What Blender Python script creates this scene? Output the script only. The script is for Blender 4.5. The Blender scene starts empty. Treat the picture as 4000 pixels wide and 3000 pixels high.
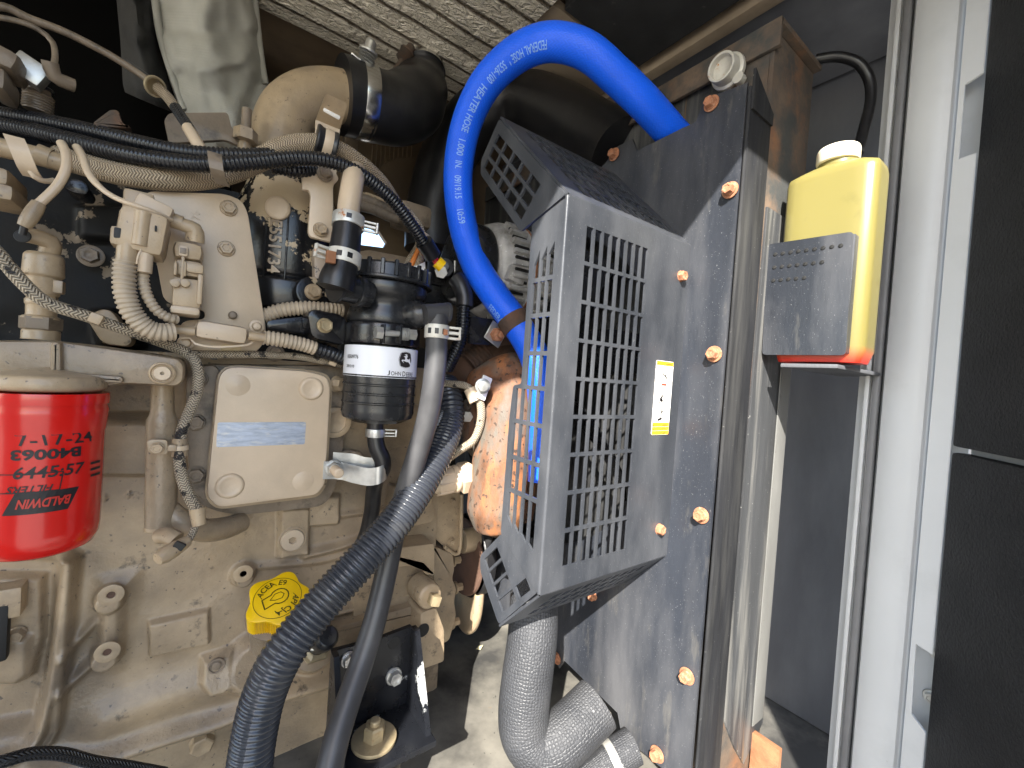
import bpy, bmesh, math, random
import numpy as np
from mathutils import Vector, Matrix, Quaternion, noise
random.seed(7)
SC = bpy.context.scene
COL = SC.collection

# ------------------------------------------------------------------ camera
FPX, IW, IH = 1677.0, 4000.0, 3000.0
YAW, PITCH, ROLL = math.radians(53.8), math.radians(-1.0), math.radians(4.0)
CAM = Vector((0, 0, .6))
FW = Vector((math.cos(YAW)*math.cos(PITCH), math.sin(YAW)*math.cos(PITCH), math.sin(PITCH)))
R0 = Vector((math.sin(YAW), -math.cos(YAW), 0)); U0 = R0.cross(FW)
RT = math.cos(ROLL)*R0 + math.sin(ROLL)*U0
UP = -math.sin(ROLL)*R0 + math.cos(ROLL)*U0
cd = bpy.data.cameras.new('camera'); cam = bpy.data.objects.new('camera', cd); COL.objects.link(cam)
cd.sensor_width = 36; cd.lens = 36*FPX/IW; cd.clip_start = .01; cd.clip_end = 3000
cam.matrix_world = Matrix(((RT.x, UP.x, -FW.x, CAM.x), (RT.y, UP.y, -FW.y, CAM.y), (RT.z, UP.z, -FW.z, CAM.z), (0, 0, 0, 1)))
SC.camera = cam
SC.cycles.use_denoising = True
SC.cycles.max_bounces = 10

# ------------------------------------------------------------------ daylight
SUN = Vector((1.0, .87, -1.0)).normalized()          # travel direction of the sunlight
wd = bpy.data.worlds.new('World'); SC.world = wd; wd.use_nodes = True
wn = wd.node_tree; bg = wn.nodes['Background']
sky = wn.nodes.new('ShaderNodeTexSky'); sky.sky_type = 'NISHITA'; sky.sun_disc = False
sky.sun_elevation = math.asin(-SUN.z); sky.sun_rotation = math.atan2(-SUN.x, -SUN.y)
wn.links.new(sky.outputs[0], bg.inputs[0]); bg.inputs[1].default_value = .15
sd = bpy.data.lights.new('sun', 'SUN'); sd.energy = 5; sd.angle = math.radians(.55); sd.color = (1, .95, .87)
so = bpy.data.objects.new('sun', sd); COL.objects.link(so); so.location = (-2, -2, 4)
so.rotation_euler = SUN.to_track_quat('-Z', 'Y').to_euler()
SC.view_settings.view_transform = 'Standard'; SC.view_settings.look = 'None'
SC.view_settings.gamma = 1; SC.view_settings.exposure = 1.9
try: SC.view_settings.use_curve_mapping = False
except Exception: pass

# ------------------------------------------------------------------ measuring helpers
def ray(px, py): return FW + RT*((px-2000)/FPX) + UP*((1500-py)/FPX)
def at(px, py, x=None, y=None, z=None, t=None):
    d = ray(px, py)
    if t is not None: return CAM + d*t
    if x is not None: return CAM + d*((x-CAM.x)/d.x)
    if y is not None: return CAM + d*((y-CAM.y)/d.y)
    return CAM + d*((z-CAM.z)/d.z)
def rad_at(p, hw):                                    # radius of a thing at p that shows half-width hw
    q = p-CAM; t = q.dot(FW); c = t/math.hypot(t, q.dot(RT))
    return hw/FPX*t*c

# ------------------------------------------------------------------ materials
MAT = {}
def mkmat(name, col, rough=.5, metal=0., var=.2, vs=25., bump=.0, bs=300., col2=None, s2=20., lo=.55, hi=.6, det2=6.,
          spk=None, sps=600., spt=.72, spec=.5, coat=0., sss=0., trans=0., emis=None, rough2=None, col3=None, s3=8., lo3=.5, hi3=.7,
          uv=None, uvk=(1, 1), uvb=.3, uvc=None, stretch=None, uvdark=.5, bdist=.001):
    m = bpy.data.materials.new(name); m.use_nodes = True; MAT[name] = m
    n = m.node_tree.nodes; l = m.node_tree.links; b = n['Principled BSDF']
    b.inputs['Metallic'].default_value = metal
    b.inputs['Specular IOR Level'].default_value = spec
    b.inputs['Coat Weight'].default_value = coat; b.inputs['Coat Roughness'].default_value = .15
    b.inputs['Transmission Weight'].default_value = trans
    b.inputs['Subsurface Weight'].default_value = sss; b.inputs['Subsurface Radius'].default_value = (.02, .015, .008); b.inputs['Subsurface Scale'].default_value = .5
    g = n.new('ShaderNodeNewGeometry'); P = g.outputs['Position']
    if stretch:
        mp = n.new('ShaderNodeMapping'); mp.inputs['Scale'].default_value = stretch; l.new(P, mp.inputs[0]); PS = mp.outputs[0]
    else: PS = P
    def tex(scale, det=5., src=P, rg=.6):
        t = n.new('ShaderNodeTexNoise'); t.inputs['Scale'].default_value = scale; t.inputs['Detail'].default_value = det; t.inputs['Roughness'].default_value = rg
        l.new(src, t.inputs['Vector']); return t.outputs['Fac']
    def rng(src, a, c, o0=0., o1=1.):
        r = n.new('ShaderNodeMapRange'); r.inputs[1].default_value = a; r.inputs[2].default_value = c; r.inputs[3].default_value = o0; r.inputs[4].default_value = o1
        l.new(src, r.inputs[0]); return r.outputs[0]
    def mix(f, a, c):
        x = n.new('ShaderNodeMix'); x.data_type = 'RGBA'
        if isinstance(f, float): x.inputs[0].default_value = f
        else: l.new(f, x.inputs[0])
        for i, v in ((6, a), (7, c)):
            if isinstance(v, tuple): x.inputs[i].default_value = (*v, 1)
            else: l.new(v, x.inputs[i])
        return x.outputs[2]
    def mth(op, a, c=None):
        q = n.new('ShaderNodeMath'); q.operation = op
        for i, v in enumerate((a, c)):
            if v is None: continue
            if isinstance(v, (int, float)): q.inputs[i].default_value = v
            else: l.new(v, q.inputs[i])
        return q.outputs[0]
    base = tex(vs, 6, PS)
    dark = tuple(c*(1-var) for c in col); lite = tuple(min(1, c*(1+var*.6)) for c in col)
    C = mix(rng(base, .3, .7), dark, lite)
    R = rng(base, .25, .75, rough*.85, min(1, rough*1.15))
    if col3: C = mix(rng(tex(s3, 6, PS), lo3, hi3), C, col3)
    if col2:
        f2 = rng(tex(s2, det2, PS, .65), lo, hi); C = mix(f2, C, col2)
        if rough2 is not None:
            x = n.new('ShaderNodeMix'); x.data_type = 'FLOAT'; l.new(f2, x.inputs[0]); l.new(R, x.inputs[2]); x.inputs[3].default_value = rough2; R = x.outputs[0]
    if spk:
        C = mix(rng(tex(sps, 2), spt, spt+.06), C, spk)
    hgt = None
    if uv:
        tc = n.new('ShaderNodeTexCoord'); sp = n.new('ShaderNodeSeparateXYZ'); l.new(tc.outputs['UV'], sp.inputs[0])
        u = mth('MULTIPLY', sp.outputs[0], uvk[0]); v = mth('MULTIPLY', sp.outputs[1], uvk[1])
        if uv == 'braid':
            z = mth('PINGPONG', u, .5); w = mth('ADD', v, mth('MULTIPLY', z, 2.))
            k = mth('PINGPONG', w, .5); hgt = rng(mth('MULTIPLY', k, 2.), .15, .75)
            C = mix(rng(hgt, .0, .6, uvdark, 0.), C, uvc or (.03, .025, .02))
        elif uv == 'scale':
            vo = n.new('ShaderNodeTexVoronoi'); vo.feature = 'DISTANCE_TO_EDGE'; cb = n.new('ShaderNodeCombineXYZ')
            l.new(u, cb.inputs[0]); l.new(v, cb.inputs[1]); vo.inputs['Scale'].default_value = 1.; vo.inputs['Randomness'].default_value = .45
            l.new(cb.outputs[0], vo.inputs['Vector']); hgt = rng(vo.outputs['Distance'], .0, .3)
        elif uv == 'twill':
            a = mth('SINE', mth('MULTIPLY', mth('ADD', u, v), 6.2832)); c2 = mth('SINE', mth('MULTIPLY', mth('SUBTRACT', u, v), 6.2832))
            hgt = rng(mth('MULTIPLY', a, c2), -1, 1)
    l.new(C, b.inputs['Base Color']); l.new(R, b.inputs['Roughness'])
    nrm = None
    if hgt is not None:
        bp = n.new('ShaderNodeBump'); bp.inputs['Strength'].default_value = uvb; bp.inputs['Distance'].default_value = bdist
        l.new(hgt, bp.inputs['Height']); nrm = bp.outputs[0]
    if bump > 0:
        bp = n.new('ShaderNodeBump'); bp.inputs['Strength'].default_value = bump; bp.inputs['Distance'].default_value = bdist
        l.new(tex(bs, 4, PS), bp.inputs['Height'])
        if nrm: l.new(nrm, bp.inputs['Normal'])
        nrm = bp.outputs[0]
    if nrm: l.new(nrm, b.inputs['Normal'])
    return m
TAN = (.43, .325, .208)
mkmat('tan', TAN, .32, var=.18, vs=30, bump=.3, bs=420, col3=(.20, .155, .11), s3=14, lo3=.48, hi3=.72, col2=(.085, .068, .05), s2=60, lo=.63, hi=.71, spk=(.14, .105, .078), sps=220, spt=.68)
mkmat('tan_cast', (.39, .295, .19), .31, var=.24, vs=24, bump=.6, bs=300, col3=(.185, .145, .104), s3=10, lo3=.43, hi3=.68, col2=(.08, .064, .047), s2=45, lo=.61, hi=.72, spk=(.12, .095, .072), sps=180, spt=.67)
mkmat('tan_clean', (.57, .45, .32), .34, var=.1, vs=18, bump=.14, bs=500, col3=(.44, .35, .25), s3=12, lo3=.45, hi3=.78, spk=(.22, .17, .12), sps=150, spt=.74)
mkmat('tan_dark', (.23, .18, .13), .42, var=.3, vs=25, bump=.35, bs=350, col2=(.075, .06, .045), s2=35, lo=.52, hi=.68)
mkmat('chip', (.009, .009, .01), .24, var=.2, vs=40, bump=.2, bs=300, col2=(.45, .35, .225), s2=17, lo=.53, hi=.54, rough2=.45, det2=10)
mkmat('chip_head', (.006, .006, .006), .55, var=.2, vs=40, bump=.25, bs=250, col2=(.20, .16, .115), s2=15, lo=.60, hi=.61, rough2=.5, det2=8, spec=.25)
mkmat('chip_few', (.42, .33, .245), .45, var=.12, vs=40, bump=.1, bs=300, col2=(.014, .014, .015), s2=42, lo=.615, hi=.63, rough2=.35, det2=8)
mkmat('black_paint', (.011, .011, .013), .2, var=.3, vs=30, bump=.12, bs=400, col2=(.04, .04, .04), s2=30, lo=.6, hi=.8)
mkmat('mount_paint', (.010, .011, .014), .28, var=.3, vs=30, bump=.15, bs=400, col2=(.36, .37, .37), s2=22, lo=.60, hi=.625, det2=10, rough2=.5)
mkmat('rubber', (.013, .013, .0145), .34, var=.25, vs=30, bump=.1, bs=500, col3=(.045, .044, .042), s3=18, lo3=.52, hi3=.85)
mkmat('rubber_grey', (.042, .042, .045), .42, var=.25, vs=22, bump=.15, bs=600, col3=(.075, .075, .077), s3=14, lo3=.48, hi3=.8)
mkmat('rubber_hose', (.040, .042, .047), .55, var=.2, vs=20, uv='scale', uvk=(52, 330), uvb=.6, bdist=.001, col3=(.075, .075, .076), s3=10, lo3=.5, hi3=.85, spk=(.02, .02, .02), sps=170, spt=.74)
mkmat('plastic', (.016, .017, .019), .27, var=.2, vs=30, bump=.1, bs=500, col2=(.06, .058, .056), s2=40, lo=.6, hi=.85)
mkmat('corrugated', (.035, .039, .048), .22, var=.25, vs=16, bump=.08, bs=300, col2=(.07, .069, .067), s2=22, lo=.52, hi=.8)
mkmat('loom_black', (.01, .011, .014), .27, var=.25, vs=30, bump=.1, bs=400)
mkmat('loom_tan', (.43, .35, .255), .45, var=.15, vs=40, col2=(.02, .018, .016), s2=70, lo=.68, hi=.72)
mkmat('guard', (.036, .040, .048), .34, var=.25, vs=14, bump=.14, bs=600, col3=(.086, .09, .099), s3=16, lo3=.44, hi3=.76, spk=(.13, .13, .135), sps=600, spt=.68, stretch=(1, 1, .4))
mkmat('shroud', (.028, .032, .041), .34, var=.4, vs=9, bump=.2, bs=500, col3=(.088, .090, .097), s3=14, lo3=.42, hi3=.70, col2=(.12, .115, .104), s2=34, lo=.57, hi=.76, spk=(.14, .142, .148), sps=650, spt=.67, stretch=(1, 1, .24), spec=.4)
mkmat('weathered', (.045, .047, .05), .5, var=.35, vs=26, bump=.25, bs=200, col3=(.14, .138, .13), s3=24, lo3=.5, hi3=.68, col2=(.27, .15, .05), s2=9, lo=.62, hi=.72, stretch=(2.5, 2.5, .16), spk=(.22, .22, .21), sps=260, spt=.69)
mkmat('pale_metal', (.15, .15, .142), .55, var=.25, vs=18, bump=.2, bs=200, col3=(.27, .15, .05), s3=7, lo3=.56, hi3=.68, stretch=(1, 1, .3), spk=(.07, .06, .05), sps=160, spt=.7)
mkmat('flange_paint', (.022, .023, .026), .7, var=.4, vs=25, bump=.3, bs=180, col3=(.055, .055, .054), s3=30, lo3=.45, hi3=.75, stretch=(2, 2, .18), spk=(.12, .12, .11), sps=300, spt=.7, spec=.12)
mkmat('rust', (.30, .13, .06), .85, var=.35, vs=45, bump=.6, bs=220, col2=(.10, .05, .03), s2=28, lo=.5, hi=.7)
mkmat('rust_bolt', (.36, .155, .08), .8, var=.35, vs=120, bump=.5, bs=500, col2=(.42, .26, .17), s2=200, lo=.55, hi=.7)
mkmat('rust_frame', (.12, .085, .06), .8, var=.4, vs=22, bump=.5, bs=200, col2=(.045, .047, .045), s2=14, lo=.46, hi=.62, col3=(.22, .10, .045), s3=18, lo3=.5, hi3=.7)
mkmat('exhaust', (.17, .075, .036), .7, var=.45, vs=40, bump=.8, bs=240, col3=(.115, .10, .082), s3=18, lo3=.45, hi3=.6, col2=(.31, .12, .043), s2=22, lo=.52, hi=.64, stretch=(1.4, 1.4, .6), spk=(.05, .03, .02), sps=140, spt=.60)
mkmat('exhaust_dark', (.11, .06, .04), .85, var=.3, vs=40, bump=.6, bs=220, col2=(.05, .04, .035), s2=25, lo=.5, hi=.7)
mkmat('zinc', (.55, .55, .53), .36, metal=.75, var=.25, vs=60, bump=.12, bs=500, col2=(.45, .4, .3), s2=60, lo=.6, hi=.75)
mkmat('zinc_yellow', (.45, .36, .22), .4, metal=.4, var=.25, vs=60, bump=.1, bs=500, col2=(.3, .2, .1), s2=60, lo=.6, hi=.75)
mkmat('steel', (.6, .6, .58), .22, metal=1., var=.12, vs=50, bump=.05, bs=400)
mkmat('clamp_rust', (.55, .54, .5), .4, metal=.5, var=.2, vs=80, col2=(.4, .16, .05), s2=45, lo=.56, hi=.62, rough2=.85)
mkmat('clamp_pale', (.56, .54, .48), .45, metal=.2, var=.15, vs=80, col2=(.42, .2, .08), s2=60, lo=.63, hi=.68, rough2=.8)
mkmat('alu', (.5, .49, .47), .5, metal=.15, var=.25, vs=40, bump=.8, bs=240, col2=(.24, .23, .2), s2=30, lo=.5, hi=.72, spk=(.75, .75, .73), sps=170, spt=.66)
mkmat('foam', (.010, .0108, .013), .55, var=.3, vs=12, bump=1., bs=330, col3=(.018, .019, .022), s3=20, lo3=.4, hi3=.8, bdist=.004, spec=.35, spk=(.05, .052, .058), sps=420, spt=.66)
mkmat('foam_wall', (.10, .104, .115), .6, var=.25, vs=10, bump=.3, bs=400, col3=(.145, .15, .16), s3=12, lo3=.45, hi3=.85, stretch=(1, 1, .3))
mkmat('white_paint', (.54, .55, .555), .4, var=.05, vs=8, bump=.03, bs=200, col2=(.46, .47, .47), s2=10, lo=.55, hi=.8, spk=(.33, .33, .32), sps=90, spt=.76)
mkmat('gasket', (.17, .17, .175), .5, var=.15, vs=20)
mkmat('brown_wall', (.16, .115, .072), .55, var=.3, vs=6, bump=.15, bs=200, col2=(.10, .075, .05), s2=9, lo=.5, hi=.75)
mkmat('beige_wall', (.42, .33, .225), .55, var=.2, vs=8, bump=.1, bs=150, col2=(.26, .2, .135), s2=7, lo=.48, hi=.75)
mkmat('shade_black', (.002, .002, .002), .8, var=.3, vs=8, spec=.1)  # near-black that stands in for deep shade on the rear sheet
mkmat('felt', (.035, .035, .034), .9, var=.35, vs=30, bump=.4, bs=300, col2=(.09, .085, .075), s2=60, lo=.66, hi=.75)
mkmat('floor_paint', (.045, .044, .042), .6, var=.3, vs=9, bump=.25, bs=150, col3=(.2, .188, .16), s3=7, lo3=.40, hi3=.64, col2=(.27, .14, .05), s2=38, lo=.68, hi=.72, spk=(.05, .05, .045), sps=90, spt=.68)
mkmat('ground', (.32, .295, .255), .9, var=.15, vs=2, bump=.2, bs=20)
mkmat('blanket', (.37, .365, .325), .45, var=.2, vs=14, bump=.0, uv='twill', uvk=(170, 170), uvb=.45, bdist=.0008, spec=.5)
mkmat('blue', (.010, .125, .92), .38, var=.1, vs=15, uv='braid', uvk=(22, 210), uvb=.25, uvc=(.008, .095, .74), uvdark=.45, bdist=.0006, spec=.35)
mkmat('blue_ink', (.22, .42, .95), .6, var=.2, vs=200)
mkmat('red', (.62, .012, .008), .22, var=.1, vs=12, bump=.02, bs=300, coat=.4)
mkmat('ink', (.012, .01, .012), .5, var=.1)
mkmat('ink_red', (.5, .03, .02), .4, var=.1)
mkmat('yellow', (.84, .52, .003), .36, var=.08, vs=25, bump=.1, bs=500, col2=(.66, .38, .005), s2=50, lo=.6, hi=.8)
mkmat('cap_ink', (.06, .045, .0), .5, var=.1)
mkmat('label_white', (.74, .755, .80), .35, var=.04, vs=30)
mkmat('label_foil', (.38, .43, .53), .35, metal=.55, var=.25, vs=80, bump=.15, bs=300, col2=(.55, .55, .53), s2=90, lo=.55, hi=.7, stretch=(1, 1, 4))
mkmat('label_orange', (.85, .40, .02), .4, var=.05)
mkmat('label_paper', (.85, .83, .78), .45, var=.04)
mkmat('pic_red', (.75, .06, .03), .5, var=.05)
mkmat('braid_tan', (.47, .37, .255), .6, var=.2, vs=40, uv='braid', uvk=(8, 470), uvb=.9, uvc=(.1, .07, .04), uvdark=.9, col2=(.02, .018, .016), s2=50, lo=.66, hi=.7)
mkmat('braid_mix', (.50, .42, .31), .6, var=.2, vs=60, uv='braid', uvk=(5, 420), uvb=.9, uvc=(.07, .055, .04), uvdark=.9, col2=(.015, .015, .018), s2=80, lo=.56, hi=.6)
mkmat('braid_black', (.02, .021, .024), .45, var=.3, vs=60, uv='braid', uvk=(6, 380), uvb=.9, uvc=(.004, .004, .004), uvdark=.9, spk=(.3, .3, .3), sps=500, spt=.75)
mkmat('wire_red', (.6, .02, .03), .4, var=.1)
mkmat('wire_orange', (.65, .2, .03), .45, var=.1)
mkmat('cap_white', (.82, .76, .58), .4, var=.06, vs=20, sss=.2)
mkmat('leaf', (.55, .5, .3), .7, var=.2)
mkmat('recess_shade', (.01, .01, .01), .6, var=.2)  # near-black painting the shade inside holes, slots and dimples
mkmat('fin', (.06, .06, .06), .5, metal=.3, var=.3, vs=60)
# foil: crinkled metal with long creases
def foil_mat():
    m = bpy.data.materials.new('foil'); m.use_nodes = True; MAT['foil'] = m
    n = m.node_tree.nodes; l = m.node_tree.links; b = n['Principled BSDF']
    b.inputs['Metallic'].default_value = .15; b.inputs['Roughness'].default_value = .22
    g = n.new('ShaderNodeNewGeometry')
    t1 = n.new('ShaderNodeTexNoise'); t1.inputs['Scale'].default_value = 130; t1.inputs['Detail'].default_value = 3; t1.inputs['Distortion'].default_value = 1.2
    mp = n.new('ShaderNodeMapping'); mp.inputs['Scale'].default_value = (.6, 1.1, 1); l.new(g.outputs['Position'], mp.inputs[0]); l.new(mp.outputs[0], t1.inputs['Vector'])
    w = n.new('ShaderNodeTexWave'); w.bands_direction = 'Y'; w.inputs['Scale'].default_value = 9; w.inputs['Distortion'].default_value = 2.2; w.inputs['Detail'].default_value = 2; w.inputs['Detail Scale'].default_value = .6
    m2 = n.new('ShaderNodeMapping'); m2.inputs['Scale'].default_value = (.35, 1, 1); l.new(g.outputs['Position'], m2.inputs[0]); l.new(m2.outputs[0], w.inputs['Vector'])
    r = n.new('ShaderNodeMapRange'); r.inputs[1].default_value = .0; r.inputs[2].default_value = .12; l.new(w.outputs['Fac'], r.inputs[0])
    b1 = n.new('ShaderNodeBump'); b1.inputs['Strength'].default_value = 1; b1.inputs['Distance'].default_value = .010; l.new(t1.outputs['Fac'], b1.inputs['Height'])
    b2 = n.new('ShaderNodeBump'); b2.inputs['Strength'].default_value = 1; b2.inputs['Distance'].default_value = .004; l.new(r.outputs[0], b2.inputs['Height']); l.new(b1.outputs[0], b2.inputs['Normal'])
    l.new(b2.outputs[0], b.inputs['Normal'])
    mx = n.new('ShaderNodeMix'); mx.data_type = 'RGBA'; l.new(r.outputs[0], mx.inputs[0]); mx.inputs[6].default_value = (.16, .12, .08, 1); mx.inputs[7].default_value = (.97, .88, .70, 1); l.new(mx.outputs[2], b.inputs['Base Color'])
foil_mat()
# bottle: milky plastic, yellowed, with red coolant left in the bottom
def bottle_mat(zr):
    m = bpy.data.materials.new('bottle'); m.use_nodes = True; MAT['bottle'] = m
    n = m.node_tree.nodes; l = m.node_tree.links; b = n['Principled BSDF']
    b.inputs['Roughness'].default_value = .35; b.inputs['Subsurface Weight'].default_value = .2; b.inputs['Subsurface Radius'].default_value = (.03, .025, .008); b.inputs['Subsurface Scale'].default_value = 1
    g = n.new('ShaderNodeNewGeometry'); s = n.new('ShaderNodeSeparateXYZ'); l.new(g.outputs['Position'], s.inputs[0])
    t = n.new('ShaderNodeTexNoise'); t.inputs['Scale'].default_value = 26; t.inputs['Detail'].default_value = 4; l.new(g.outputs['Position'], t.inputs['Vector'])
    r = n.new('ShaderNodeMapRange'); r.inputs[1].default_value = .58; r.inputs[2].default_value = .78; l.new(t.outputs['Fac'], r.inputs[0])
    mx = n.new('ShaderNodeMix'); mx.data_type = 'RGBA'; l.new(r.outputs[0], mx.inputs[0]); mx.inputs[6].default_value = (.19, .165, .054, 1); mx.inputs[7].default_value = (.12, .105, .035, 1)
    r2 = n.new('ShaderNodeMapRange'); r2.inputs[1].default_value = zr+.002; r2.inputs[2].default_value = zr-.012; l.new(s.outputs[2], r2.inputs[0])
    m2 = n.new('ShaderNodeMix'); m2.data_type = 'RGBA'; l.new(r2.outputs[0], m2.inputs[0]); l.new(mx.outputs[2], m2.inputs[6]); m2.inputs[7].default_value = (.6, .03, .015, 1)
    l.new(m2.outputs[2], b.inputs['Base Color'])

# ------------------------------------------------------------------ object helpers
ROOT = {}                                              # world position of each root
def props(o, label, cat, group=None, kind=None):
    if label: o['label'] = label
    if cat: o['category'] = cat
    if group: o['group'] = group
    if kind: o['kind'] = kind
def thing(name, label, cat, loc, group=None):
    o = bpy.data.objects.new(name, None); COL.objects.link(o); o.location = loc; o.empty_display_size = .01
    ROOT[o] = Vector(loc); props(o, label, cat, group); return o
def finish(me, ang=38):
    bm = bmesh.new(); bm.from_mesh(me)
    bmesh.ops.recalc_face_normals(bm, faces=bm.faces)
    c = math.radians(ang)
    for e in bm.edges: e.smooth = not (len(e.link_faces) == 2 and e.calc_face_angle(0) > c)
    for f in bm.faces: f.smooth = True
    bm.to_mesh(me); bm.free()
def mk(name, geo, mat, parent=None, label=None, cat=None, group=None, kind=None, ang=38, flat=False):
    """geo = (verts, faces[, uvs per vertex]) in world space -> one mesh object"""
    vs, fs = geo[0], geo[1]
    vs = [Vector(v) for v in vs]
    if parent is None:
        lo = Vector((min(v.x for v in vs), min(v.y for v in vs), min(v.z for v in vs))); hi = Vector((max(v.x for v in vs), max(v.y for v in vs), max(v.z for v in vs)))
        base = Vector(((lo.x+hi.x)/2, (lo.y+hi.y)/2, lo.z))
    else: base = ROOT[parent]
    me = bpy.data.meshes.new(name); me.from_pydata([v-base for v in vs], [], fs)
    if len(geo) > 2 and geo[2]:
        ul = me.uv_layers.new(name='UVMap')
        for lp in me.loops: ul.data[lp.index].uv = geo[2][lp.vertex_index]
    me.materials.append(MAT[mat])
    if not flat: finish(me, ang)
    o = bpy.data.objects.new(name, me); COL.objects.link(o); ROOT[o] = base
    if parent is None: o.location = base
    else: o.parent = parent
    props(o, label, cat, group, kind); return o
def join(*gs):
    V, F, U = [], [], []
    for g in gs:
        k = len(V); V += list(g[0]); F += [tuple(i+k for i in f) for f in g[1]]
        U += list(g[2]) if len(g) > 2 and g[2] else [(0, 0)]*len(g[0])
    return V, F, U
CACHE = {}
def inst(name, key, build, mat, parent, pos, direction=(0, -1, 0), spin=0., label=None):
    """a part that shares its mesh with its look-alikes; local +Z points along direction"""
    k = (key, mat)
    if k not in CACHE:
        g = build(); me = bpy.data.meshes.new(name); me.from_pydata([Vector(v) for v in g[0]], [], g[1]); me.materials.append(MAT[mat]); finish(me); CACHE[k] = me
    o = bpy.data.objects.new(name, CACHE[k]); COL.objects.link(o)
    q = Vector(direction).normalized().to_track_quat('Z', 'Y') @ Quaternion((0, 0, 1), spin)
    o.rotation_mode = 'QUATERNION'; o.rotation_quaternion = q
    o.location = Vector(pos)-ROOT[parent]; o.parent = parent; ROOT[o] = Vector(pos)
    if label: o['label'] = label
    return o

# ------------------------------------------------------------------ shape helpers
def smooth_path(pts, step):
    P = [Vector(p[:3]) for p in pts]; ex = [p[3] if len(p) > 3 else None for p in pts]
    out = []; n = len(P)
    if n == 2:
        L = (P[1]-P[0]).length; k = max(2, int(L/step)+1)
        return [P[0].lerp(P[1], i/(k-1)) for i in range(k)], [i/(k-1) for i in range(k)]
    tt = []
    for i in range(n-1):
        p0 = P[i-1] if i > 0 else P[0]*2-P[1]; p1 = P[i]; p2 = P[i+1]; p3 = P[i+2] if i+2 < n else P[-1]*2-P[-2]
        k = max(2, int((p2-p1).length/step))
        for j in range(k):
            t = j/k; t2 = t*t; t3 = t2*t
            out.append(.5*((2*p1)+(p2-p0)*t+(2*p0-5*p1+4*p2-p3)*t2+(3*p1-p0-3*p2+p3)*t3)); tt.append((i+t)/(n-1))
    out.append(P[-1]); tt.append(1.); return out, tt
def frames(path):
    n = len(path); T = [(path[min(i+1, n-1)]-path[max(i-1, 0)]).normalized() for i in range(n)]
    a = Vector((0, 0, 1)) if abs(T[0].z) < .9 else Vector((1, 0, 0))
    N = [(a-T[0]*a.dot(T[0])).normalized()]
    for i in range(1, n):
        q = T[i-1].rotation_difference(T[i]); v = q @ N[-1]; v = (v-T[i]*v.dot(T[i])).normalized(); N.append(v)
    return T, N, [T[i].cross(N[i]) for i in range(n)]
def tube(pts, r, seg=20, step=.004, rib=None, caps=True, rprof=None, flat=1., hw=None):
    """swept tube; rib=(pitch, depth) turns it into corrugated hose; rprof = [(fraction, radius)...]"""
    if hw:                                             # radius from the half-width shown at the middle of the run
        mid = Vector(pts[len(pts)//2][:3]); r = rad_at(mid, hw)
        if rprof: m_ = max(q[1] for q in rprof); rprof = [(f, q/m_*r) for f, q in rprof]
        if rib: rib = (rib[0]/FPX*(mid-CAM).dot(FW), rib[1]*r)
    if rib: step = rib[0]/6
    path, tt = smooth_path(pts, step)
    if rib:                                            # even spacing along the length
        s = [0.]
        for i in range(1, len(path)): s.append(s[-1]+(path[i]-path[i-1]).length)
        n = max(8, int(s[-1]/step)); q = []; j = 0
        for i in range(n+1):
            d = s[-1]*i/n
            while j < len(s)-2 and s[j+1] < d: j += 1
            q.append(path[j].lerp(path[j+1], min(1, max(0, (d-s[j])/max(1e-9, s[j+1]-s[j])))))
        path = q
    T, N, B = frames(path); V, F, U = [], [], []; L = 0.; n = len(path)
    tot = sum((path[i]-path[i-1]).length for i in range(1, n))
    for i, p in enumerate(path):
        if i: L += (p-path[i-1]).length
        rr = r
        if rprof:
            f = L/tot
            for (a, ra), (c, rc) in zip(rprof, rprof[1:]):
                if a <= f <= c+1e-9: k = (f-a)/max(1e-9, c-a); k = k*k*(3-2*k); rr = ra+(rc-ra)*k; break
        if rib:
            ph = (L/rib[0]) % 1.; w = .5+.5*math.cos(2*math.pi*ph); w = min(1., max(0., (w-.15)/.5)); rr = rr-rib[1]*(1-w)
        for k in range(seg+1):
            a = 2*math.pi*k/seg
            V.append(p+N[i]*(rr*math.cos(a))+B[i]*(rr*flat*math.sin(a))); U.append((k/seg, L))
    for i in range(n-1):
        for k in range(seg):
            a = i*(seg+1)+k; F.append((a, a+1, a+seg+2, a+seg+1))
    if caps:
        for i in (0, n-1):
            V.append(path[i]); U.append((0, 0)); c = len(V)-1; o = i*(seg+1)
            for k in range(seg): F.append((c, o+k, o+k+1))
    return V, F, U
def lathe(prof, base, axis=(0, 0, 1), seg=40, arc=1.):
    """prof = [(radius, height along axis)]"""
    A = Vector(axis).normalized(); X = (Vector((1, 0, 0)) if abs(A.x) < .9 else Vector((0, 1, 0))); X = (X-A*X.dot(A)).normalized(); Y = A.cross(X)
    base = Vector(base); V, F, U = [], [], []
    for r, h in prof:
        for k in range(seg):
            a = 2*math.pi*arc*k/seg; V.append(base+A*h+X*(r*math.cos(a))+Y*(r*math.sin(a))); U.append((k/seg, h))
    for i in range(len(prof)-1):
        for k in range(seg):
            a = i*seg+k; b = i*seg+(k+1) % seg; F.append((a, b, b+seg, a+seg))
    if prof[0][0] > 1e-6: F.append(tuple(range(seg-1, -1, -1)))
    if prof[-1][0] > 1e-6: F.append(tuple((len(prof)-1)*seg+k for k in range(seg)))
    return V, F, U
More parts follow.
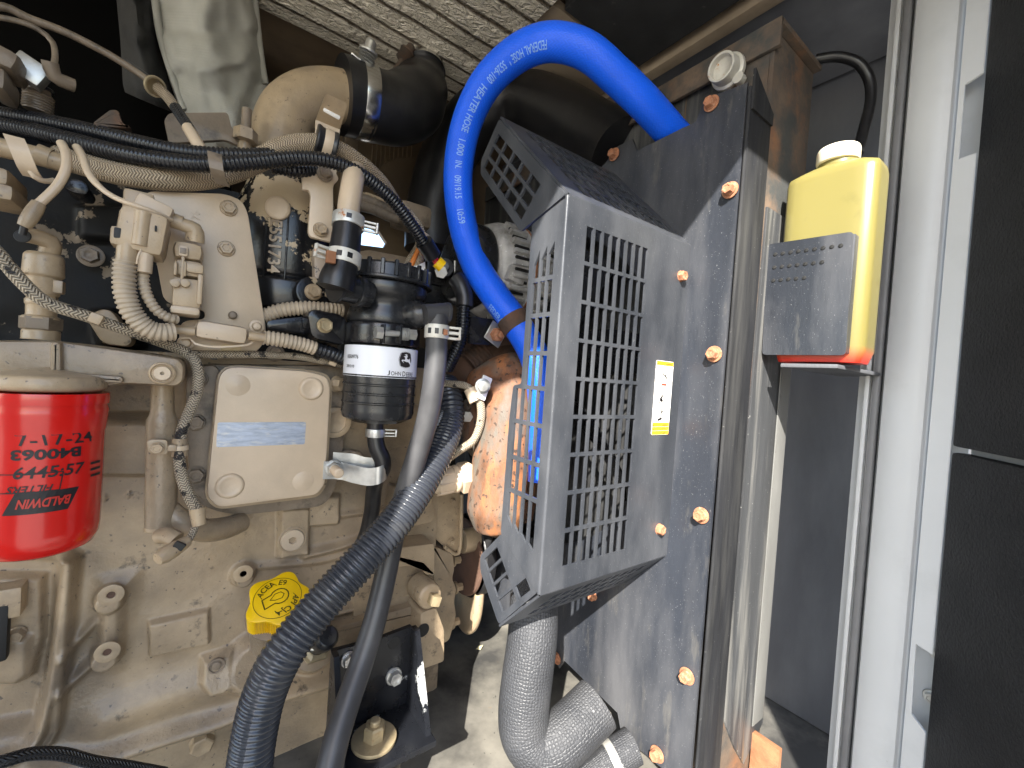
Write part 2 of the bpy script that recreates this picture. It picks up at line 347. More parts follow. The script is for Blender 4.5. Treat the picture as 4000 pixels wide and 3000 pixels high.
def bev(prof, b=.0015):                                # rounds the corners of a lathe profile
    out = [prof[0]]
    for i in range(1, len(prof)-1):
        p0, p1, p2 = [Vector(p) for p in prof[i-1:i+2]]
        d0 = (p0-p1); d2 = (p2-p1); k = min(b, d0.length*.45, d2.length*.45)
        if d0.length < 1e-6 or d2.length < 1e-6: out.append(prof[i]); continue
        a = p1+d0.normalized()*k; c = p1+d2.normalized()*k; m = (a+c+p1*2)/4
        out += [tuple(a), tuple(m), tuple(c)]
    out.append(prof[-1]); return out
def bm_geo(bm):
    bm.verts.index_update(); g = ([v.co.copy() for v in bm.verts], [tuple(v.index for v in f.verts) for f in bm.faces]); bm.free(); return g
def rbox(c, size, bevel=.002, seg=2, rot=None, taper=None):
    bm = bmesh.new(); bmesh.ops.create_cube(bm, size=1.)
    for v in bm.verts:
        k = 1.
        if taper and v.co.z > 0: k = taper
        v.co = Vector((v.co.x*size[0]*k, v.co.y*size[1]*k, v.co.z*size[2]))
    if bevel > 0: bmesh.ops.bevel(bm, geom=bm.edges[:], offset=min(bevel, .45*min(size)), segments=seg, profile=.6, affect='EDGES')
    M = (rot.to_matrix() if isinstance(rot, Quaternion) else rot) if rot is not None else Matrix.Identity(3)
    for v in bm.verts: v.co = M @ v.co + Vector(c)
    return bm_geo(bm)
def rot(ax, deg): return Matrix.Rotation(math.radians(deg), 3, ax)
def boxpx(x0, y0, x1, y1, yf, depth, bevel=.002, turn=0., seg=2, taper=None):
    """box on the engine side whose front face (depth yf) covers the given rectangle"""
    a = at(x0, (y0+y1)/2, y=yf); b = at(x1, (y0+y1)/2, y=yf); c = at((x0+x1)/2, y0, y=yf); d = at((x0+x1)/2, y1, y=yf)
    w = (b-a).length; h = (c-d).length; m = at((x0+x1)/2, (y0+y1)/2, y=yf)+Vector((0, depth/2, 0))
    return rbox(m, (w, depth, h), bevel, seg, rot('Y', turn))
def sheet(outer, holes, org, U, V, th, bevel=0.):
    """flat plate with holes: 2d outlines in the frame org,U,V; thickness th along U x V"""
    U = Vector(U); V = Vector(V); N = U.cross(V).normalized(); org = Vector(org)
    bm = bmesh.new(); ed = []
    for lp in [outer]+list(holes):
        vs = [bm.verts.new((p[0], p[1], 0)) for p in lp]
        for i in range(len(vs)): ed.append(bm.edges.new((vs[i], vs[(i+1) % len(vs)])))
    bmesh.ops.triangle_fill(bm, use_beauty=True, use_dissolve=False, edges=ed)
    bmesh.ops.dissolve_limit(bm, angle_limit=.01, verts=bm.verts[:], edges=[e for e in bm.edges if len(e.link_faces) == 2])
    bmesh.ops.triangulate(bm, faces=bm.faces[:])
    bm.verts.index_update(); n = len(bm.verts)
    vs = [v.co.copy() for v in bm.verts]; fs = [tuple(v.index for v in f.verts) for f in bm.faces]
    # consistent orientation
    out = []
    for f in fs:
        a, b, c = vs[f[0]], vs[f[1]], vs[f[2]]
        out.append(f if (b-a).cross(c-a).z > 0 else f[::-1])
    bd = [(e.verts[0].index, e.verts[1].index) for e in bm.edges if len(e.link_faces) == 1]; bm.free()
    W = [org+U*v.x+V*v.y for v in vs]+[org+U*v.x+V*v.y+N*th for v in vs]
    F = [tuple(i+n for i in f) for f in out]+[f[::-1] for f in out]+[(a, b, b+n, a+n) for a, b in bd]
    return W, F
def rect(x0, y0, x1, y1): return [(x0, y0), (x1, y0), (x1, y1), (x0, y1)]
def roundpoly(pts, r, k=5):
    out = []; n = len(pts)
    for i in range(n):
        p0, p1, p2 = Vector(pts[i-1]), Vector(pts[i]), Vector(pts[(i+1) % n]); a = p0-p1; b = p2-p1
        d = min(r, a.length*.45, b.length*.45); A = p1+a.normalized()*d; B = p1+b.normalized()*d
        for j in range(k+1):
            t = j/k; q = A*(1-t)**2+p1*2*t*(1-t)+B*t*t; out.append(tuple(q))
    return out
def plate(px, yf, th, r=.004, bevel=.001, holes=()):
    """sheet metal plate parallel to the engine side, outline given on the plane y=yf"""
    o = [(at(a, b, y=yf).x, at(a, b, y=yf).z) for a, b in px]; o = roundpoly(o, r)
    return prism(o, yf, th, bevel)
def prism(o, yf, th, bevel=.001):
    bm = bmesh.new(); vs = [bm.verts.new((x, yf, z)) for x, z in o]; f = bm.faces.new(vs)
    g = bmesh.ops.extrude_face_region(bm, geom=[f]); ev = [v for v in g['geom'] if isinstance(v, bmesh.types.BMVert)]
    bmesh.ops.translate(bm, verts=ev, vec=(0, th, 0)); bmesh.ops.recalc_face_normals(bm, faces=bm.faces[:])
    if bevel > 0:
        es = [e for e in bm.edges if all(abs(v.co.y-yf) < 1e-6 for v in e.verts)]
        bmesh.ops.bevel(bm, geom=es, offset=bevel, segments=2, profile=.6, affect='EDGES')
    return bm_geo(bm)
def ribbon(path, width, th=.0012, step=.003):
    """sheet metal strip following path, its width along the vector `width`"""
    p, _ = smooth_path(path, step); n = len(p); W = Vector(width); V = []; F = []
    for i in range(n):
        T = (p[min(i+1, n-1)]-p[max(i-1, 0)]).normalized(); N = T.cross(W).normalized()*th
        V += [p[i]-W/2, p[i]+W/2, p[i]+W/2+N, p[i]-W/2+N]
    for i in range(n-1):
        for k in range(4): a = i*4+k; b = i*4+(k+1) % 4; F.append((a, b, b+4, a+4))
    F += [(0, 1, 2, 3), tuple((n-1)*4+k for k in (3, 2, 1, 0))]; return V, F
def hexhead(af=.013, h=.006, fl=.019, fh=.0018, dimple=True):
    def b():
        V, F, U = [], [], []
        r = af/math.sqrt(3); rings = [(fl/2, 0, 24), (fl/2, fh*.6, 24), (fl/2*.93, fh, 24)]
        g1 = lathe([(fl/2, 0), (fl/2, fh*.6), (fl/2*.92, fh), (r*.8, fh)], (0, 0, 0), seg=24)
        P = []
        for hh, k in ((fh*.6, 1.), (h-.0012, 1.), (h, .9)):
            P.append([(r*k*math.cos(math.pi/3*i), r*k*math.sin(math.pi/3*i), hh) for i in range(6)])
        if dimple: P.append([(r*.62*math.cos(math.pi/3*i), r*.62*math.sin(math.pi/3*i), h) for i in range(6)]); P.append([(r*.5*math.cos(math.pi/3*i), r*.5*math.sin(math.pi/3*i), h-.0006) for i in range(6)])
        v = [q for ring in P for q in ring]; f = []
        for i in range(len(P)-1):
            for k in range(6): a = i*6+k; c = i*6+(k+1) % 6; f.append((a, c, c+6, a+6))
        f.append(tuple((len(P)-1)*6+k for k in range(6)))
        return join(g1, (v, f))
    return b
def disc_at(p, hw): return hw/FPX*(p-CAM).dot(FW)/max(.3, abs(RT.x-FW.x*((p-CAM).dot(RT)/(p-CAM).dot(FW)))) * .93
def bolt(parent, pos, d=(0, -1, 0), af=.013, h=.006, fl=.019, mat='tan', spin=None, name='bolt', fh=.0018, hw=None):
    if hw: k_ = round(disc_at(pos, hw)*2/fl, 2); af, h, fl, fh = af*k_, h*k_, fl*k_, fh*k_
    return inst(name, ('hex', af, h, fl, fh), hexhead(af, h, fl, fh), mat, parent, pos, d, random.uniform(0, 1) if spin is None else spin)
def socket(R, h, hexr=.3):
    def b():
        n = 36; rings = []
        def circ(r, z): return [(r*math.cos(2*math.pi*k/n), r*math.sin(2*math.pi*k/n), z) for k in range(n)]
        def hexa(r, z):
            o = []
            for k in range(n):
                a = 2*math.pi*k/n; m = (a+math.pi/6) % (math.pi/3)-math.pi/6; q = r*math.cos(math.pi/6)/math.cos(m); o.append((q*math.cos(a), q*math.sin(a), z))
            return o
        rings = [circ(R, 0), circ(R, h-.001), circ(R*.94, h), hexa(R*hexr*1.1, h), hexa(R*hexr, h-.0008), hexa(R*hexr, h-.006)]
        v = [p for q in rings for p in q]; f = []
        for i in range(len(rings)-1):
            for k in range(n): a = i*n+k; c = i*n+(k+1) % n; f.append((a, c, c+n, a+n))
        f.append(tuple((len(rings)-1)*n+k for k in range(n))); return v, f
    return b
def textgeo(s, size, bold=0., shear=0., th=.0, align='LEFT', space=1.):
    cu = bpy.data.curves.new('t', 'FONT'); cu.body = s; cu.size = size; cu.offset = bold*size; cu.shear = shear; cu.extrude = th; cu.align_x = align; cu.space_character = space; cu.resolution_u = 3
    ob = bpy.data.objects.new('t', cu); COL.objects.link(ob); dg = bpy.context.evaluated_depsgraph_get(); me = bpy.data.meshes.new_from_object(ob.evaluated_get(dg))
    V = [v.co.copy() for v in me.vertices]; F = [tuple(p.vertices) for p in me.polygons]
    bpy.data.objects.remove(ob); bpy.data.curves.remove(cu); bpy.data.meshes.remove(me); return V, F
def cut(geo, maxlen):
    """subdivides long edges so that flat print can follow a curved surface"""
    bm = bmesh.new(); vs = [bm.verts.new(v) for v in geo[0]]
    for f in geo[1]:
        try: bm.faces.new([vs[i] for i in f])
        except ValueError: pass
    bmesh.ops.triangulate(bm, faces=bm.faces[:])
    for _ in range(4):
        es = [e for e in bm.edges if e.calc_length() > maxlen]
        if not es: break
        bmesh.ops.subdivide_edges(bm, edges=es, cuts=1); bmesh.ops.triangulate(bm, faces=[f for f in bm.faces if len(f.verts) > 4])
    return bm_geo(bm)
def on_cyl(geo, c, r, ang0, z0, flip=False, off=.0004):
    """wraps print (x right, y up) on a vertical cylinder; ang0 = azimuth of x=0 as seen from outside"""
    out = []
    for v in geo[0]:
        x, y = (-v.x, -v.y) if flip else (v.x, v.y)
        a = ang0+x/r; out.append(Vector((c[0]+(r+off)*math.cos(a), c[1]+(r+off)*math.sin(a), z0+y)))
    return out, geo[1]
def bar_box(x0, y0, x1, y1): return [Vector((x0, y0, 0)), Vector((x1, y0, 0)), Vector((x1, y1, 0)), Vector((x0, y1, 0))], [(0, 1, 2, 3)]
def stroke(pts, w):
    """2d polyline of width w as flat quads"""
    V, F = [], []
    for a, b in zip(pts, pts[1:]):
        a = Vector((*a, 0)); b = Vector((*b, 0)); d = (b-a).normalized(); n = Vector((-d.y, d.x, 0))*w/2; e = d*w*.3; k = len(V)
        V += [a-n-e, b-n+e, b+n+e, a+n-e]; F.append((k, k+1, k+2, k+3))
    return V, F
def placed(geo, org, X, Y):
    X = Vector(X); Y = Vector(Y); org = Vector(org); return [org+X*v.x+Y*v.y for v in geo[0]], geo[1]
def voxel(o, size=.002, it=6):
    m = o.modifiers.new('fuse', 'REMESH'); m.mode = 'VOXEL'; m.voxel_size = size; m.use_smooth_shade = True
    s = o.modifiers.new('soft', 'SMOOTH'); s.factor = .5; s.iterations = it
# ================================================================== THE SETTING
def slab(x0, x1, y0, y1, z0, z1): return rbox(((x0+x1)/2, (y0+y1)/2, (z0+z1)/2), (x1-x0, y1-y0, z1-z0), 0)
mk('ground', ([(-150, -150, -.9), (150, -150, -.9), (150, 150, -.9), (-150, 150, -.9)], [(0, 1, 2, 3)]), 'ground', kind='structure')
ZF = .1
mk('floor', slab(-.9, .86, .0, .97, ZF-.03, ZF), 'floor_paint', kind='structure')
CZ = 1.1
mk('ceiling', slab(-1.4, .9, .0, 1.0, CZ+.012, CZ+.05), 'brown_wall', kind='structure')
mk('roof_edge', slab(-1.4, .9, -.03, -.002, CZ+.03, CZ+.09), 'white_paint', kind='structure')
# back wall with the openings that let the sky through
YB = .93
def xz(px, py, y): p = at(px, py, y=y); return (p.x, p.z)
hol = [[xz(a, b, YB) for a, b in h] for h in (
    [(1398, 955), (1405, 880), (1440, 884), (1482, 905), (1510, 948), (1499, 968)],
    [(1556, 856), (1602, 862), (1606, 878), (1566, 868)], [(1582, 885), (1621, 890), (1618, 928), (1602, 925)])]
hol.append([(-.5, .2), (.17, .2), (.17, .6), (-.5, .6)])      # added opening, hidden behind the engine, that lets fill light in
mk('back_wall', sheet([(-1.0, ZF), (.86, ZF), (.86, CZ+.012), (-1.0, CZ+.012)], hol, (0, YB, 0), (1, 0, 0), (0, 0, 1), -.012), 'brown_wall', kind='structure', flat=True)
mk('end_wall', slab(.78, .81, .0, .95, ZF+.002, CZ+.01), 'foam_wall', kind='structure')
# unseen panel added left of the opening to shade the engine
t = mk('shade_panel', slab(-.9, -.34, -.03, -.004, -.6, CZ+.028), 'white_paint', label='unseen white panel added at the front left to shade the engine bay', cat='panel')
mk('sill', slab(-.335, .9, -.03, -.004, -.6, .03), 'white_paint', kind='structure')

# near-black sheet added to paint the deep shade of the rear left corner
mk('shade_sheet', rbox((-.33, .86, .75), (.72, .03, .9), .006), 'shade_black', label='near-black sheet standing in for the deep shade behind the grey blanket', cat='panel')
# lower dark lining behind and under the engine
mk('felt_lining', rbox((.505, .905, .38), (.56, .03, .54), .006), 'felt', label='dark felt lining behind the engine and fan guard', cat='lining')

# ceiling insulation
def wavy(x0, x1, y0, y1, z, nx, ny, amp, th):
    V, F = [], []
    for j in range(ny+1):
        for i in range(nx+1):
            x = x0+(x1-x0)*i/nx; y = y0+(y1-y0)*j/ny
            h = amp*(noise.noise((x*7, y*22, 1.3))+.5*noise.noise((x*25, y*60, 4.)))
            V.append((x, y, z+h))
    n = len(V); V += [(v[0], v[1], z+th) for v in V]
    for j in range(ny):
        for i in range(nx):
            a = j*(nx+1)+i; F.append((a, a+1, a+nx+2, a+nx+1)); F.append((a+n, a+nx+1+n, a+nx+2+n, a+1+n))
    bd = [i for i in range(nx+1)]+[(j+1)*(nx+1)-1 for j in range(1, ny+1)]+[ny*(nx+1)+i for i in range(nx-1, -1, -1)]+[j*(nx+1) for j in range(ny-1, 0, -1)]
    for a, b in zip(bd, bd[1:]+bd[:1]): F.append((a, a+n, b+n, b))
    return V, F
mk('foil_insulation', wavy(-.75, .352, .02, .722, CZ-.012, 110, 140, .0035, .02), 'foil', label='crinkled silver foil insulation sheet on the ceiling', cat='insulation', ang=80)
mk('felt_insulation', wavy(.372, .528, .02, .448, CZ-.008, 20, 50, .001, .016), 'felt', label='dark scuffed felt pad on the ceiling beside the foil', cat='insulation', ang=80)
mk('ceiling_panel', rbox((.447, .59, CZ+.002), (.185, .27, .012), .001), 'beige_wall', label='tan metal ceiling panel above the blue hose', cat='panel')
mk('ceiling_rail', rbox((.552, .37, CZ-.004), (.02, .7, .02), .001), 'beige_wall', label='narrow tan rail along the ceiling next to the felt pad', cat='rail')
mk('ceiling_lining', rbox((.67, .45, CZ), (.2, .86, .012), .001), 'foam_wall', label='black lining on the ceiling over the radiator', cat='lining')

# ================================================================== RADIATOR
XP = .43                                               # plane of the fan shroud
def yz(px, py, x=XP): p = at(px, py, x=x); return (p.y, p.z)
rad = thing('radiator', 'rusty dark radiator frame with weathered silver front face', 'radiator', (.525, .5, ZF))
XR = .476
mk('core', rbox((.53, .5, .52), (.07, .5, .74), .002), 'fin', rad)
mk('header_tank', rbox((.527, .52, .93), (.094, .56, .09), .004), 'weathered', rad)
mk('angle_iron', join(rbox((.525, .5, .990), (.108, .57, .006), .001), rbox((.4725, .5, .978), (.005, .57, .03), .001)), 'rust_frame', rad)
mk('channel', join(rbox((.5255, .2245, .55), (.1, .005, .87), .001), rbox((.478, .25, .55), (.005, .046, .87), .001)), 'rust_frame', rad)
# weathered lower face of the channel, bent forward along its outer edge
o = [(XR, .245), (XR+.006, .80), (XR+.098, .80), (XR+.098, .20), (XR+.055, .17), (XR+.03, .20)]
mk('channel_face', prism(o, .2195, .0025, .0005), 'weathered', rad)
mk('pale_edge', rbox((XR+.080, .2185, .50), (.026, .0015, .58), .0005), 'pale_metal', rad)
mk('foot_gusset', join(rbox((XR+.04, .226, .16), (.10, .006, .1), .001), rbox((XR+.075, .205, .15), (.008, .03, .1), .001)), 'rust', rad)
p = at(2850, 285, x=XR-.004)
mk('filler_neck', lathe(bev([(.0, .0), (.019, .0), (.019, .006), (.0155, .007), (.0155, .02), (.0125, .02), (.0125, .012), (0, .012)]), p, (-1, 0, -.1), 32), 'clamp_pale', rad)
mk('neck_bolt', lathe([(.006, 0), (.006, .008), (0, .008)], at(2895, 315, x=XR-.004), (-1, 0, 0), 12), 'clamp_pale', rad)
p = at(2425, 470, x=XR-.002); d = Vector((-1, .35, .25)).normalized()
mk('spring_bolt', join(tube([p, p+d*.012], .006, 6), *[lathe([(.007, 0), (.0085, .0012), (.007, .0024)], p-d*(.004*k+.002), d, 16) for k in range(4)]), 'rust_frame', rad)
p = at(2660, 492, x=XR-.002)
mk('stud', lathe([(.007, 0), (.007, .004), (.0035, .004), (.0035, .016), (0, .016)], p, (-1, 0, 0), 14), 'zinc', rad)

# ================================================================== FAN SHROUD
shr = thing('fan_shroud', 'dark grey dusty fan shroud panel with rusty bolts', 'fan shroud', (XP, .4, ZF))
out = [yz(*q) for q in ((2920, 322), (2753, 387), (2716, 478), (2666, 500), (2579, 544), (2487, 590), (2470, 542), (2413, 572), (2362, 640))]
out += [(.52, .86), (.74, .84), (.8, .6), (.74, .3), (.55, .2)]
out += [yz(*q) for q in ((2160, 2560), (2184, 2612), (2204, 2580), (2412, 2785), (2424, 2850), (2470, 2905), (2590, 3005), (2640, 3060), (2694, 3060))]
cy, cz, cr = .525, .585, .235
hole = [(cy+cr*math.cos(2*math.pi*k/48), cz+cr*math.sin(2*math.pi*k/48)) for k in range(48)]
mk('panel', sheet(out, [hole], (XP, 0, 0), (0, 1, 0), (0, 0, 1), .003), 'shroud', shr, flat=True)
mk('fold_flange', join(rbox((XP+.023, .2215, .535), (.046, .003, .72), .0008), tube([(XP+.001, .2222, .17), (XP+.001, .2222, .905)], .0018, 10, .05)), 'flange_paint', shr)
mk('flange_tip', sheet([(0, .0), (.044, -.028), (.044, -.04), (0, -.04)], [], (XP+.001, .2203, .922), (1, 0, 0), (0, 0, 1), .0025), 'flange_paint', shr, flat=True)
BZ = ((2853, 743), (2790, 1383), (2740, 2013), (2684, 2640), (2568, 2945), (2400, 604), (2780, 405), (2175, 2570))
for px, py in BZ:
    p = at(px, py, x=XP-.001)
    w = inst('washer', 'wsh', lambda: lathe(bev([(0, 0), (.0085, 0), (.0085, .0012), (0, .0012)], .0004), (0, 0, 0), seg=20), 'rust_bolt', shr, p, (-1, 0, 0))
    bolt(shr, p-Vector((.0012, 0, 0)), (-1, 0, 0), .0098, .007, .0124, 'rust_bolt')

# ================================================================== FAN
fan = thing('cooling_fan', 'black bladed cooling fan inside the slotted guard', 'fan', (.43, cy, cz-.2))
mk('hub', lathe(bev([(0, 0), (.05, 0), (.06, .01), (.06, .05), (.03, .06), (0, .06)], .003), (.402, cy, cz), (1, 0, 0), 32), 'plastic', fan)
def blade(a):
    V, F = [], []; n = 8
    for i in range(n+1):
        r = .05+.17*i/n; w = .03+.022*math.sin(math.pi*(i/n)*.8)
        for s in (-1, 1):
            for d in (0, .003):
                al = a+s*w/r*.55+.35*(i/n); V.append((.43+s*w*.45+d, cy+r*math.cos(al), cz+r*math.sin(al)))
    for i in range(n):
        o_ = i*4; F += [(o_, o_+2, o_+6, o_+4), (o_+1, o_+5, o_+7, o_+3), (o_, o_+4, o_+5, o_+1), (o_+2, o_+3, o_+7, o_+6)]
    return V, F
for k in range(8): mk('blade', blade(k*math.pi/4+.2), 'plastic', fan)

# ================================================================== FAN GUARD
grd = thing('fan_guard', 'black sheet metal fan guard with punched rectangular windows', 'guard', (.34, .35, .3))
XG, YG, TH = .247, .276, .0022
ZT, ZB = .757, .414
def windows(u0, u1, nu, v0, v1, nv, bu, bv):
    out = []; du = (u1-u0+bu)/nu; dv = (v1-v0+bv)/nv
    for i in range(nu):
        for j in range(nv): out.append(rect(u0+i*du, v0+j*dv, u0+i*du+du-bu, v0+j*dv+dv-bv))
    return out
xa, za = xz(2286, 885, YG); xb, zb = xz(2524, 974, YG); xc, zc = xz(2178, 2215, YG)
side = windows(xa, xb, 8, zc, za, 9, .0030, .0034)
mk('main_grille', sheet([(XG, ZB), (XP, ZB), (XP, ZT), (XG, ZT)], side, (0, YG, 0), (1, 0, 0), (0, 0, 1), TH), 'guard', grd, flat=True)
# rolled edges of the folds
for nm, a, b in (('fold', (XG, YG, ZB), (XG, YG, ZT)), ('fold', (XG, YG, ZT), (XP, YG, ZT)), ('fold', (XG, YG, ZB), (XP, YG, ZB)), ('weld_seam', (XP-.001, YG+.001, ZB), (XP-.001, YG+.001, ZT))):
    mk(nm, tube([a, b], .0022 if nm == 'fold' else .0014, 10, .05), 'guard', grd)
# front face, narrow upright part with a step
f = [yz(*q, x=XG) for q in ((2085, 880), (2043, 1500), (2012, 1506), (1996, 1640), (1963, 2081))]
f = [(YG, ZB), (YG, ZT-.002)]+f
f = roundpoly(f, .003, 3)
yU = yz(2060, 1300, XG)[0]; yL = yz(1990, 1800, XG)[0]
rows = [yz(2100, 950, XG)[1], yz(2091, 1099, XG)[1], yz(2082, 1236, XG)[1], yz(2070, 1381, XG)[1], yz(2060, 1512, XG)[1], yz(2050, 1650, XG)[1], yz(2040, 1795, XG)[1], yz(2040, 1930, XG)[1], yz(2030, 2090, XG)[1]]
wn_ = []
for i in range(8):
    zt, zb_ = rows[i]-.002, rows[i+1]+.002
    n = 3 if i < 4 else 4; bw = .0028
    y0 = YG+.010; y1 = (yU if i < 4 else yL)-.006; dv = (y1-y0+bw)/n
    for k in range(n):
        a, b = y0+k*dv, y0+k*dv+dv-bw
        if i == 0: wn_.append([(a, zb_), (b, zb_), (b, zt-.006-(b-YG)*.35), (a, zt-(a-YG)*.2)])
        elif i == 7: wn_.append([(a, zb_-.012+(a-YG)*.3), (b, zb_-.012+(b-YG)*.45), (b, zt), (a, zt)])
        else: wn_.append(rect(a, zb_, b, zt))
mk('end_grille', sheet(f, wn_, (XG, 0, 0), (0, 1, 0), (0, 0, 1), -TH), 'guard', grd, flat=True)
# sloping upper and lower walls and their front flanges
S = math.sqrt(.5)
def wall(z0, up, name, L):
    U = Vector((1, 0, 0)); V = Vector((0, S, S*up)); org = Vector((0, YG, z0))
    w = windows(xa+.004, XP-.02, 10, .014, L-.012, 5 if L > .12 else 3, .0042, .006)
    mk(name, sheet([(XG, 0), (XP, 0), (XP, L), (XG, L)], w, org, U, V, TH*up), 'guard', grd, flat=True)
wall(ZT, 1, 'sloping_grille', .165); wall(ZB, -1, 'sloping_grille', .079)
def flange(z0, up, name, L, D, x, nu, nv, skip=()):
    U = Vector((0, S, S*up)); V = Vector((0, S, -S*up)); org = Vector((x, YG, z0))
    o = roundpoly([(.001, .0), (L, 0), (L, D*.8), (L-.012, D), (.032, D)], .004, 3)
    w = windows(.040, L-.012, nu, .011, D-.008, nv, .0035, .0035)
    mk(name, sheet(o, w, org, U, V, TH), 'guard', grd, flat=True)
flange(ZT, 1, 'corner_grille', .162, .056, XG+.0, 5, 3)
# lower front flange: four tall windows and one wide one
U = Vector((0, S, -S)); V = Vector((0, S, S)); org = Vector((XG, YG, ZB))
o = roundpoly([(.0, .002), (.079, .0), (.080, .054), (.071, .066), (.02, .066)], .005, 3)
mk('corner_grille', sheet(o, [rect(.010, .007, .031, .018)]+[rect(.036, .007+k*.0138, .066, .018+k*.0138) for k in range(4)], org, U, V, TH), 'guard', grd, flat=True)
for px, py in ((2655, 1080), (2570, 2065), (2445, 765), (2318, 2327)):
    yy = YG if py in (1080, 2065) else None
    if yy: p = at(px, py, y=YG-.001); bolt(grd, p, (0, -1, 0), .0098, .007, .0124, 'rust_bolt')
    else: p = at(px, py, x=XP-.004); bolt(grd, p, (-1, 0, 0), .0098, .007, .0124, 'rust_bolt')
# warning label on the side grille
def lab(px, py): p = at(px, py, y=YG-.001); return p
A = at(2555, 1406, y=YG); B_ = at(2535, 1698, y=YG); LW = (at(2621, 1418, y=YG)-A).length; LH = A.z-B_.z
org = Vector((A.x+.0005, YG-TH-.0004, B_.z)); X = Vector((1, 0, 0)); Y = Vector((0, 0, 1))
wl = mk('warning_label', sheet(roundpoly(rect(0, 0, LW, LH), .002), [], org, X, Y, .0003), 'label_paper', grd, flat=True, label='white and orange warning label with pictograms')
def put(name, geo, mat, off=.0008): return mk(name, placed(geo, org-Vector((0, off-.0003, 0)), X, Y), mat, wl, flat=True)
k = LH/292.
for a, b in ((1.5, 16), (17.5, 32), (33.5, 48.5), (274, 290)): put('band', bar_box(.0004, a*k, LW-.0004, b*k), 'label_orange')
T = []
for s, yy in (('WARNING', 278), ('WARNING', 36), ('ADVERTENCIA', 21), ('AVERTISSEMENT', 5)):
    g = textgeo(s, 9*k if len(s) < 8 else 7.5*k, .01, align='RIGHT'); T.append(([v+Vector((LW-.003, yy*k, 0)) for v in g[0]], g[1]))
    T.append(([Vector((.0015, yy*k, 0)), Vector((.0015+7*k, yy*k, 0)), Vector((.0015+3.5*k, (yy+7)*k, 0))], [(0, 1, 2)]))
put('lettering', join(*T), 'pic_red', .0011)
def pic(pts, cx, cy_, s=1.): return [(LW*.5+(x+cx)*k*s, (y+cy_)*k*s) for x, y in pts]
art = [stroke(pic([(-13, 32), (-9, 20), (0, 14), (12, 12)], 0, 222), 3.4*k), stroke(pic([(-9, 20), (-6, -4)], 0, 222), 2.4*k), stroke(pic([(5, 12), (13, -4)], 0, 222), 2.6*k), stroke(pic([(4, 15), (15, 4)], 0, 222), 4*k),
       stroke(pic([(-20, 12), (8, 10)], 0, 152), 2*k), stroke(pic([(6, 26), (6, 10)], 0, 152), 2*k), stroke(pic([(16, 24), (9, 14)], 0, 152), 2*k),
       stroke(pic([(-4, 4), (-16, -8), (-20, -26)], 0, 152), 6*k), stroke(pic([(-4, 4), (-6, -20), (0, -34)], 0, 152), 5*k), stroke(pic([(-14, -10), (-4, -18)], 0, 152), 9*k),
       stroke(pic([(-20, -24), (-4, -20)], 0, 84), 9*k), stroke(pic([(-8, -16), (-3, 4), (-5, 24)], 0, 84), 4*k), stroke(pic([(-3, 2), (8, 24)], 0, 84), 2.6*k), stroke(pic([(-3, 2), (14, 16)], 0, 84), 2.4*k), stroke(pic([(-4, -18), (6, -16)], 0, 84), 4*k)]
def ring(cx, cy_, rx, ry, w, n=20, a0=0): return stroke(pic([(rx*math.cos(2*math.pi*i/n), ry*math.sin(2*math.pi*i/n)) for i in range(n+1)], cx, cy_), w*k)
art += [ring(12, 138, 10, 17, 1.3), ring(12, 138, 5, 8, 1.6)]+[ring(14+7*math.cos(a), 82+11*math.sin(a), 6, 8, 1.1, 12) for a in (1.3, 2.9, 4.4, 5.9)]
put('pictogram', join(*art), 'ink', .0011)
put('hot_bar', bar_box(*pic([(-16, 0)], 0, 196)[0], *pic([(16, 7)], 0, 196)[0]), 'pic_red', .0011)

# ================================================================== RIGHT SIDE: post, door, bottle
XW = .62
def yw(px, py=1000, x=XW): return at(px, py, x=x).y
yA, yB, yC, yD, yE = yw(3418), yw(3440), yw(3476), yw(3684), yw(3777)
post = thing('door_post', 'white painted sheet metal door post with notched outer flange', 'door post', (XW+.03, (yA+yE)/2, ZF))
def strip(x0, y0, x1, y1, th, z0, z1):
    d = Vector((x1-x0, y1-y0, 0)); n = Vector((-d.y, d.x, 0)).normalized()*th
    a = Vector((x0, y0, 0)); b = Vector((x1, y1, 0)); V = [a, b, b-n, a-n]
    V = [Vector((v.x, v.y, z0)) for v in V]+[Vector((v.x, v.y, z1)) for v in V]
    return V, [(0, 1, 2, 3), (7, 6, 5, 4), (0, 4, 5, 1), (1, 5, 6, 2), (2, 6, 7, 3), (3, 7, 4, 0)]
z0, z1 = ZF+.002, CZ+.008
mk('lip', rbox((XW+.004, (yA+yB)/2+.0005, (z0+z1)/2), (.004, (yA-yB)*.8, z1-z0), .0008, 2), 'white_paint', post)
mk('seal', rbox((XW+.012, (yB+yC)/2, (z0+z1)/2), (.016, yB-yC-.0005, z1-z0), .003, 3), 'gasket', post)
mk('return', rbox((XW+.02, (yA+yC)/2, (z0+z1)/2), (.004, yA-yC+.02, z1-z0), .001), 'white_paint', post)
